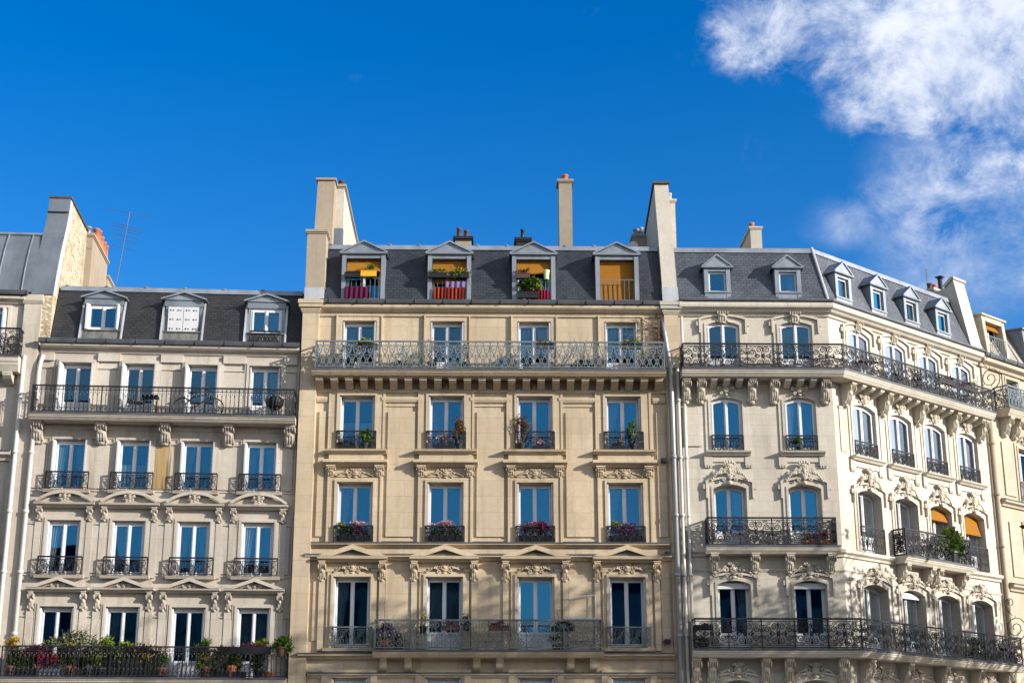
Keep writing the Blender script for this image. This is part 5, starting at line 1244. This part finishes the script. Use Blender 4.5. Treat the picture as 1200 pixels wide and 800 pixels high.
plant(F2,8.25,6.05,.42,'mass of purple flowering stems at the right end of the lowest right balcony','box',1.3,.25,.3,BLACKM,[('flowers',VIOL,0,.50,.72,.34,520,.08,.1),('flowers',PURP,0,.45,.66,.3,200,.07,.1),('foliage',G4,0,.4,.6,.26,200,.08,0)],twigs=(12,1.5))
plant(F1,6.98,6.62,.58,'dark empty rail box at the left end of the lowest right balcony','box',.62,.16,.16,BLACKM,[('foliage',G4,0,.16,.28,.04,60,.06,0)],'window_box','window box')
plant(F1,7.0,6.05,.4,'low dark pot with leaves on the floor below the empty rail box','pot',.4,.2,.3,BLACKM,[('foliage',G4,0,.24,.3,.1,130,.08,0)])
# aerials
def aerial(F,u,o,z,label,H,lean,rungs):
    t = thing('tv_antenna',label,'antenna',None,F.world(u,z,o),F.wrz())
    mb = MB(); mb.tube([(0,0,0),(lean,0,H)],.016,6); ob('mast',mb.mesh('mast',GUTTER),t)
    mb = MB()
    for (f,w,tilt) in rungs: x = lean*f; mb.tube([(x-w,0,H*f+tilt),(x+w,0,H*f-tilt)],.010); 
    ob('element',mb.mesh('element',GUTTER),t); return t
aerial(FL,-6.75,-3.0,19.0,'tall leaning metal aerial with many rungs beside the rubble gable',2.75,.28,[(.98,.75,.16),(.80,.55,.12),(.76,.55,.12),(.72,.52,.12),(.66,.5,.10),(.60,.45,.1),(.50,.42,.1)])
aerial(FF,9.45,-1.6,19.4,'short dark aerial on the roof at the right edge',1.0,.42,[(.3,.12,-.03),(.5,.12,-.03),(.7,.12,-.03),(.9,.10,-.03)])
aerial(F2,8.96,-1.8,20.38,'thin small aerial between the two chimney pots of the corner building',.95,.0,[(.7,.16,.02),(.85,.14,.02),(.98,.1,.02)])
t = thing('satellite_dish','small white dish on the chimney stack left of the raked party wall','satellite dish',None,FM.world(5.58,20.9,-3.95),0)
mb = MB(); mb.lathe((0,0,0),[(.02,0),(.13,.03),(.22,.09),(.23,.10),(.21,.09)],14); o = ob('dish',mb.mesh('dish',WHITE2),t,(0,-.12,0)); o.rotation_euler = (rad(75),0,rad(-20))
mb = MB(); mb.tube([(.08,0,-.3),(.02,.05,0)],.02); mb.tube([(-.3,.1,-.55),(.1,.1,-.55)],.015); ob('bracket',mb.mesh('bracket',ZINC),t)

# ------------------------------------------------------------------ street, trees and the other side of the boulevard
def sheet(name,x0,x1,y0,y1,z,mat,kind='structure',h=None):
    mb = MB()
    if h: mb.add([(x0,-y0,z-h),(x1,-y0,z-h),(x1,-y1,z-h),(x0,-y1,z-h),(x0,-y0,z),(x1,-y0,z),(x1,-y1,z),(x0,-y1,z)],[(4,5,6,7),(0,1,5,4),(1,2,6,5),(2,3,7,6),(3,0,4,7)])
    else: mb.add([(x0,-y0,z),(x1,-y0,z),(x1,-y1,z),(x0,-y1,z)],[(0,1,2,3)])
    return ob(name,mb.mesh(name,mat),None,kind=kind)
sheet('ground',-900,900,-900,900,-.16,plain('ground_grey',(.22,.20,.175),.9,0,.2,.4,streak=False))
sheet('road',-300,300,-18,40,-.13,plain('asphalt',(.05,.05,.052),.85,0,.3,.6,streak=False))
sheet('pavement',-300,60,41,90,0,plain('paving',(.30,.28,.25),.85,0,.2,1,streak=False),h=.13)
sheet('pavement',-300,300,-28,-19,0,plain('paving',(.30,.28,.25),.85,0,.2,1,streak=False),h=.13)
sheet('pavement',-300,300,-4,6,0,plain('paving',(.30,.28,.25),.85,0,.2,1,streak=False),h=.13)
for k,(x0,x1,h,lab) in enumerate(((-62,-21,20.5,'grey stone block across the boulevard, west of the camera'),(-20.8,2.2,19,'beige stone block across the boulevard, behind the camera'),(8.6,62,20,'pale stone block across the boulevard, east of the camera'))):
    t = thing('boulevard_building',lab,'building',None,((x0+x1)/2,-26,0),pi); F = Face(t); W = (x1-x0)/2
    mb = F.mb(); ops = [(-W+1.6+i*2.9,1.2,z,z+2.1) for i in range(int((2*W-1.5)/2.9)) for z in (1.0,4.4,7.6,10.8,13.8)]
    wall_sheet(mb,-W,W,0,17,ops,.3); closed_body(mb,F,-W,W,17,12); part(t,'wall',mb,ST_L if k%2==0 else ST_M)
    mb = F.mb(); mb.prof(-W,W,[(.1,17),(-1.2,h),(-6,h+.8),(-11,h),(-12,17)]); part(t,'roof',mb,SL_M)
    mb = F.mb()
    for a in ops: mb.box(a[0]-a[1]/2,a[0]+a[1]/2,-.30,-.24,a[2],a[3])
    o = part(t,'window',mb,plain('dark_window',(.05,.055,.06),.3)); o['kind'] = 'stuff'
    for z in (4.3,13.7): mb = F.mb(); mb.prof(-W,W,[(0,z-.2),(.6,z-.2),(.6,z),(0,z)]); part(t,'balcony',mb,ST_L)
# bare plane trees on the pavement, just out of the picture to the right: their branches shade the lower floors
def tree_mesh(seed, H):
    R = random.Random(seed); mb = MB(); tr = MB(); lf = MB()
    tr.tube([(0,0,0),(.05,.02,H*.15),(-.04,.05,H*.34)],.26,9,.19)
    def grow(p, d, L, r, lev):
        P = [p]; q = Vector(p); dd = Vector(d)
        for k in range(4):
            dd = (dd + Vector((R.uniform(-.28,.28),R.uniform(-.28,.28),R.uniform(-.08,.22)))).normalized(); q = q + dd*L/4; P.append(tuple(q))
        mb.tube(P, r, 5 if lev < 2 else 3, r*.55)
        if lev >= 4:
            if R.random() < .8: foliage(lf,tuple(q),(.36,.36,.30),7,.20,R.randrange(9999))
            return
        for k in range(3 if lev < 3 else 3):
            f = R.uniform(.45,1.0); i = min(3,int(f*4)); b = Vector(P[i]).lerp(Vector(P[i+1]),f*4-i)
            nd = (dd + Vector((R.uniform(-1,1),R.uniform(-1,1),R.uniform(-.25,.55)))*.85).normalized()
            grow(tuple(b), nd, L*R.uniform(.55,.75), r*.55, lev+1)
    for k in range(5):
        a = k*2*pi/5+R.uniform(-.3,.3); grow((-.04,.05,H*.33), (cos(a)*.55,sin(a)*.55,.9), H*.30, .13, 0)
    return tr.mesh('trunk',BARK), mb.mesh('crown',BARK,recalc=False), lf.mesh('foliage',BRN,recalc=False)
TM = [tree_mesh(3,13.0),tree_mesh(8,14.0)]
TREES = [(21.6,42.3,0,.95,'bare plane tree on the pavement, the one nearest the corner building'),(22,37.3,1,1.25,'tall bare plane tree at the kerb in front of the corner building'),
 (22.3,34.6,0,1.32,'very tall bare plane tree in the roadside row, farthest from the facades'),
 (26,43.5,1,.95,'bare plane tree on the pavement, second along from the corner building'),(24.5,36.5,0,1.2,'tall bare plane tree at the kerb, second along from the corner building'),(31.5,45.0,0,1.05,'bare plane tree on the pavement, farthest from the corner building')]
for k,(x,y,m,s,lab) in enumerate(TREES):
    t = thing('plane_tree',lab,'tree',None,(x,y,0),k*1.7,'plane trees along the boulevard'); t.scale = (s,s,s)
    for nm,me in zip(('trunk','crown','foliage'),TM[m]): ob(nm,me,t)

# ------------------------------------------------------------------ sky, sun, camera
SUN_AZ, SUN_EL = rad(65), rad(17.6)                # azimuth measured from the wall normal (-y) towards +x
w = bpy.data.worlds.new('World'); S.world = w; w.use_nodes = True; nt = w.node_tree; nt.nodes.clear()
sky = nt.nodes.new('ShaderNodeTexSky'); sky.sky_type = 'NISHITA'; sky.sun_disc = False
sky.sun_elevation = SUN_EL; sky.sun_rotation = pi - SUN_AZ
sky.air_density = 1.0; sky.dust_density = .7; sky.ozone_density = 3.0; sky.altitude = 50
hs = nt.nodes.new('ShaderNodeHueSaturation'); hs.inputs['Hue'].default_value = .512; hs.inputs['Saturation'].default_value = 1.42; hs.inputs['Value'].default_value = 1.32
nt.links.new(sky.outputs[0], hs.inputs['Color'])
fill_sky = nt.nodes.new('ShaderNodeHueSaturation'); fill_sky.inputs['Saturation'].default_value = .45; fill_sky.inputs['Value'].default_value = 1.75
nt.links.new(sky.outputs[0], fill_sky.inputs['Color'])   # sun's side of the sky, paled and brightened to lift and neutralise shadow fill
tc = nt.nodes.new('ShaderNodeTexCoord'); sp = nt.nodes.new('ShaderNodeSeparateXYZ'); nt.links.new(tc.outputs['Generated'], sp.inputs[0])
# clouds: banks given by compass direction and height in degrees, edges broken up by noise on the direction itself
az = math_(nt,'MULTIPLY', math_(nt,'ARCTAN2', sp.outputs[0], sp.outputs[1]), 180/pi)
el = math_(nt,'MULTIPLY', math_(nt,'ARCSINE', sp.outputs[2]), 180/pi)
n1 = noise(nt, tc.outputs['Generated'], 7.0, 11, .64); n2 = noise(nt, tc.outputs['Generated'], 23, 10, .68)
for n_ in (n1.node, n2.node): n_.inputs['Distortion'].default_value = .35
BANKS = [(88,13,34,16,2.2), (172,11,9,3,.5), (-165,14,11,3,.45), (-155,9,7,2.5,.5), (15.82,28.6,6.1,2.4,.95), (20.0,26.0,4.7,3.9,1.0), (22.6,26.0,5.6,5.4,1.05), (20.0,22.5,2.7,2.3,.90), (21.6,22.4,2.0,1.7,.85), (11.4,28.7,2.4,1.6,.42), (17.9,20.6,2.6,2.1,.50), (14.6,20.9,1.8,.8,.42), (19.9,18.4,2.2,1.6,.44), (18.2,18.4,3.0,1.7,.36), (4.29,29.02,1.2,.5,.26), (16.1,19.5,2.4,1.3,.25), (11.0,23.6,2.1,2.3,.14), (-5.5,26.6,1.1,.4,.16)]
acc = None
for a,e,ra,re,st in BANKS:
    dx = math_(nt,'DIVIDE', math_(nt,'SUBTRACT', az, a), ra); dy = math_(nt,'DIVIDE', math_(nt,'SUBTRACT', el, e), re)
    d = math_(nt,'SQRT', math_(nt,'ADD', math_(nt,'MULTIPLY',dx,dx), math_(nt,'MULTIPLY',dy,dy)))
    v = maprange(nt, d, 0, 1.75, st, 0, True)
    acc = v if acc is None else math_(nt,'MAXIMUM', acc, v)
nz = math_(nt,'ADD', math_(nt,'MULTIPLY', math_(nt,'SUBTRACT',n1,.5), 2.6), math_(nt,'MULTIPLY', math_(nt,'SUBTRACT',n2,.5), 1.7))
dens = math_(nt,'ADD', acc, math_(nt,'MULTIPLY', nz, maprange(nt, acc, 0,.35,0,1)))
dens = maprange(nt, dens, .16, 1.10, 0, .90, True)
veil = None                                        # thin high veil hanging below the main bank
for a,e,ra,re,st in ((18.0,21.2,2.5,2.6,.62),(20.6,20.6,2.6,2.2,.40),(18.4,18.6,2.8,2.2,.34),(14.9,20.8,1.7,.9,.30),(20.8,18.2,1.6,1.2,.30)):
    dx = math_(nt,'DIVIDE', math_(nt,'SUBTRACT', az, a), ra); dy = math_(nt,'DIVIDE', math_(nt,'SUBTRACT', el, e), re)
    v = maprange(nt, math_(nt,'SQRT', math_(nt,'ADD', math_(nt,'MULTIPLY',dx,dx), math_(nt,'MULTIPLY',dy,dy))), .1, 1.5, st, 0, True)
    veil = v if veil is None else math_(nt,'MAXIMUM', veil, v)
veil = math_(nt,'MULTIPLY', veil, maprange(nt, math_(nt,'ADD', math_(nt,'MULTIPLY',n2,.55), math_(nt,'MULTIPLY',n1,.45)), .38,.60,.05,1.5))
dens = math_(nt,'MAXIMUM', dens, veil)
shade = maprange(nt, math_(nt,'ADD', math_(nt,'MULTIPLY',n2,.6), math_(nt,'MULTIPLY',n1,.4)), .38,.62,0,1)
ccol = mixc(nt, shade, (4.6,5.2,6.4), (6.9,7.1,7.5))
bg = nt.nodes.new('ShaderNodeBackground'); out = nt.nodes.new('ShaderNodeOutputWorld')
skyc = mixc(nt, maprange(nt, sp.outputs[1], -.25, .35, 0, 1, True), fill_sky.outputs[0], hs.outputs[0])
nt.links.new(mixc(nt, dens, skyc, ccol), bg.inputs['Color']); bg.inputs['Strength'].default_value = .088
nt.links.new(bg.outputs[0], out.inputs[0])
sun = bpy.data.lights.new('sun','SUN'); sun.energy = 4.7; sun.angle = rad(.5); sun.color = (1,.945,.86)
so = bpy.data.objects.new('sun',sun); COL.objects.link(so); so.location = (60,-40,60)
sd = Vector((sin(SUN_AZ)*cos(SUN_EL), -cos(SUN_AZ)*cos(SUN_EL), sin(SUN_EL)))
so.rotation_euler = sd.to_track_quat('Z','Y').to_euler()
cam = bpy.data.cameras.new('camera'); co = bpy.data.objects.new('camera',cam); COL.objects.link(co); S.camera = co
cam.sensor_width = 36; cam.lens = 36*1770/1200; cam.clip_end = 3000; cam.clip_start = .1
co.rotation_mode = 'QUATERNION'
co.matrix_world = Matrix.Translation((0,0,1.6)) @ Matrix.Rotation(rad(-1.27),4,'Z') @ Matrix.Rotation(rad(106.85),4,'X') @ Matrix.Rotation(-.0016,4,'Z')
vs = S.view_settings; vs.view_transform = 'Standard'; vs.look = 'None'; vs.exposure = .82; vs.gamma = 1; vs.use_curve_mapping = False
S.cycles.max_bounces = 6; S.cycles.diffuse_bounces = 3; S.cycles.glossy_bounces = 3; S.cycles.transparent_max_bounces = 10
S.cycles.use_denoising = True; S.cycles.caustics_reflective = False; S.cycles.caustics_refractive = False
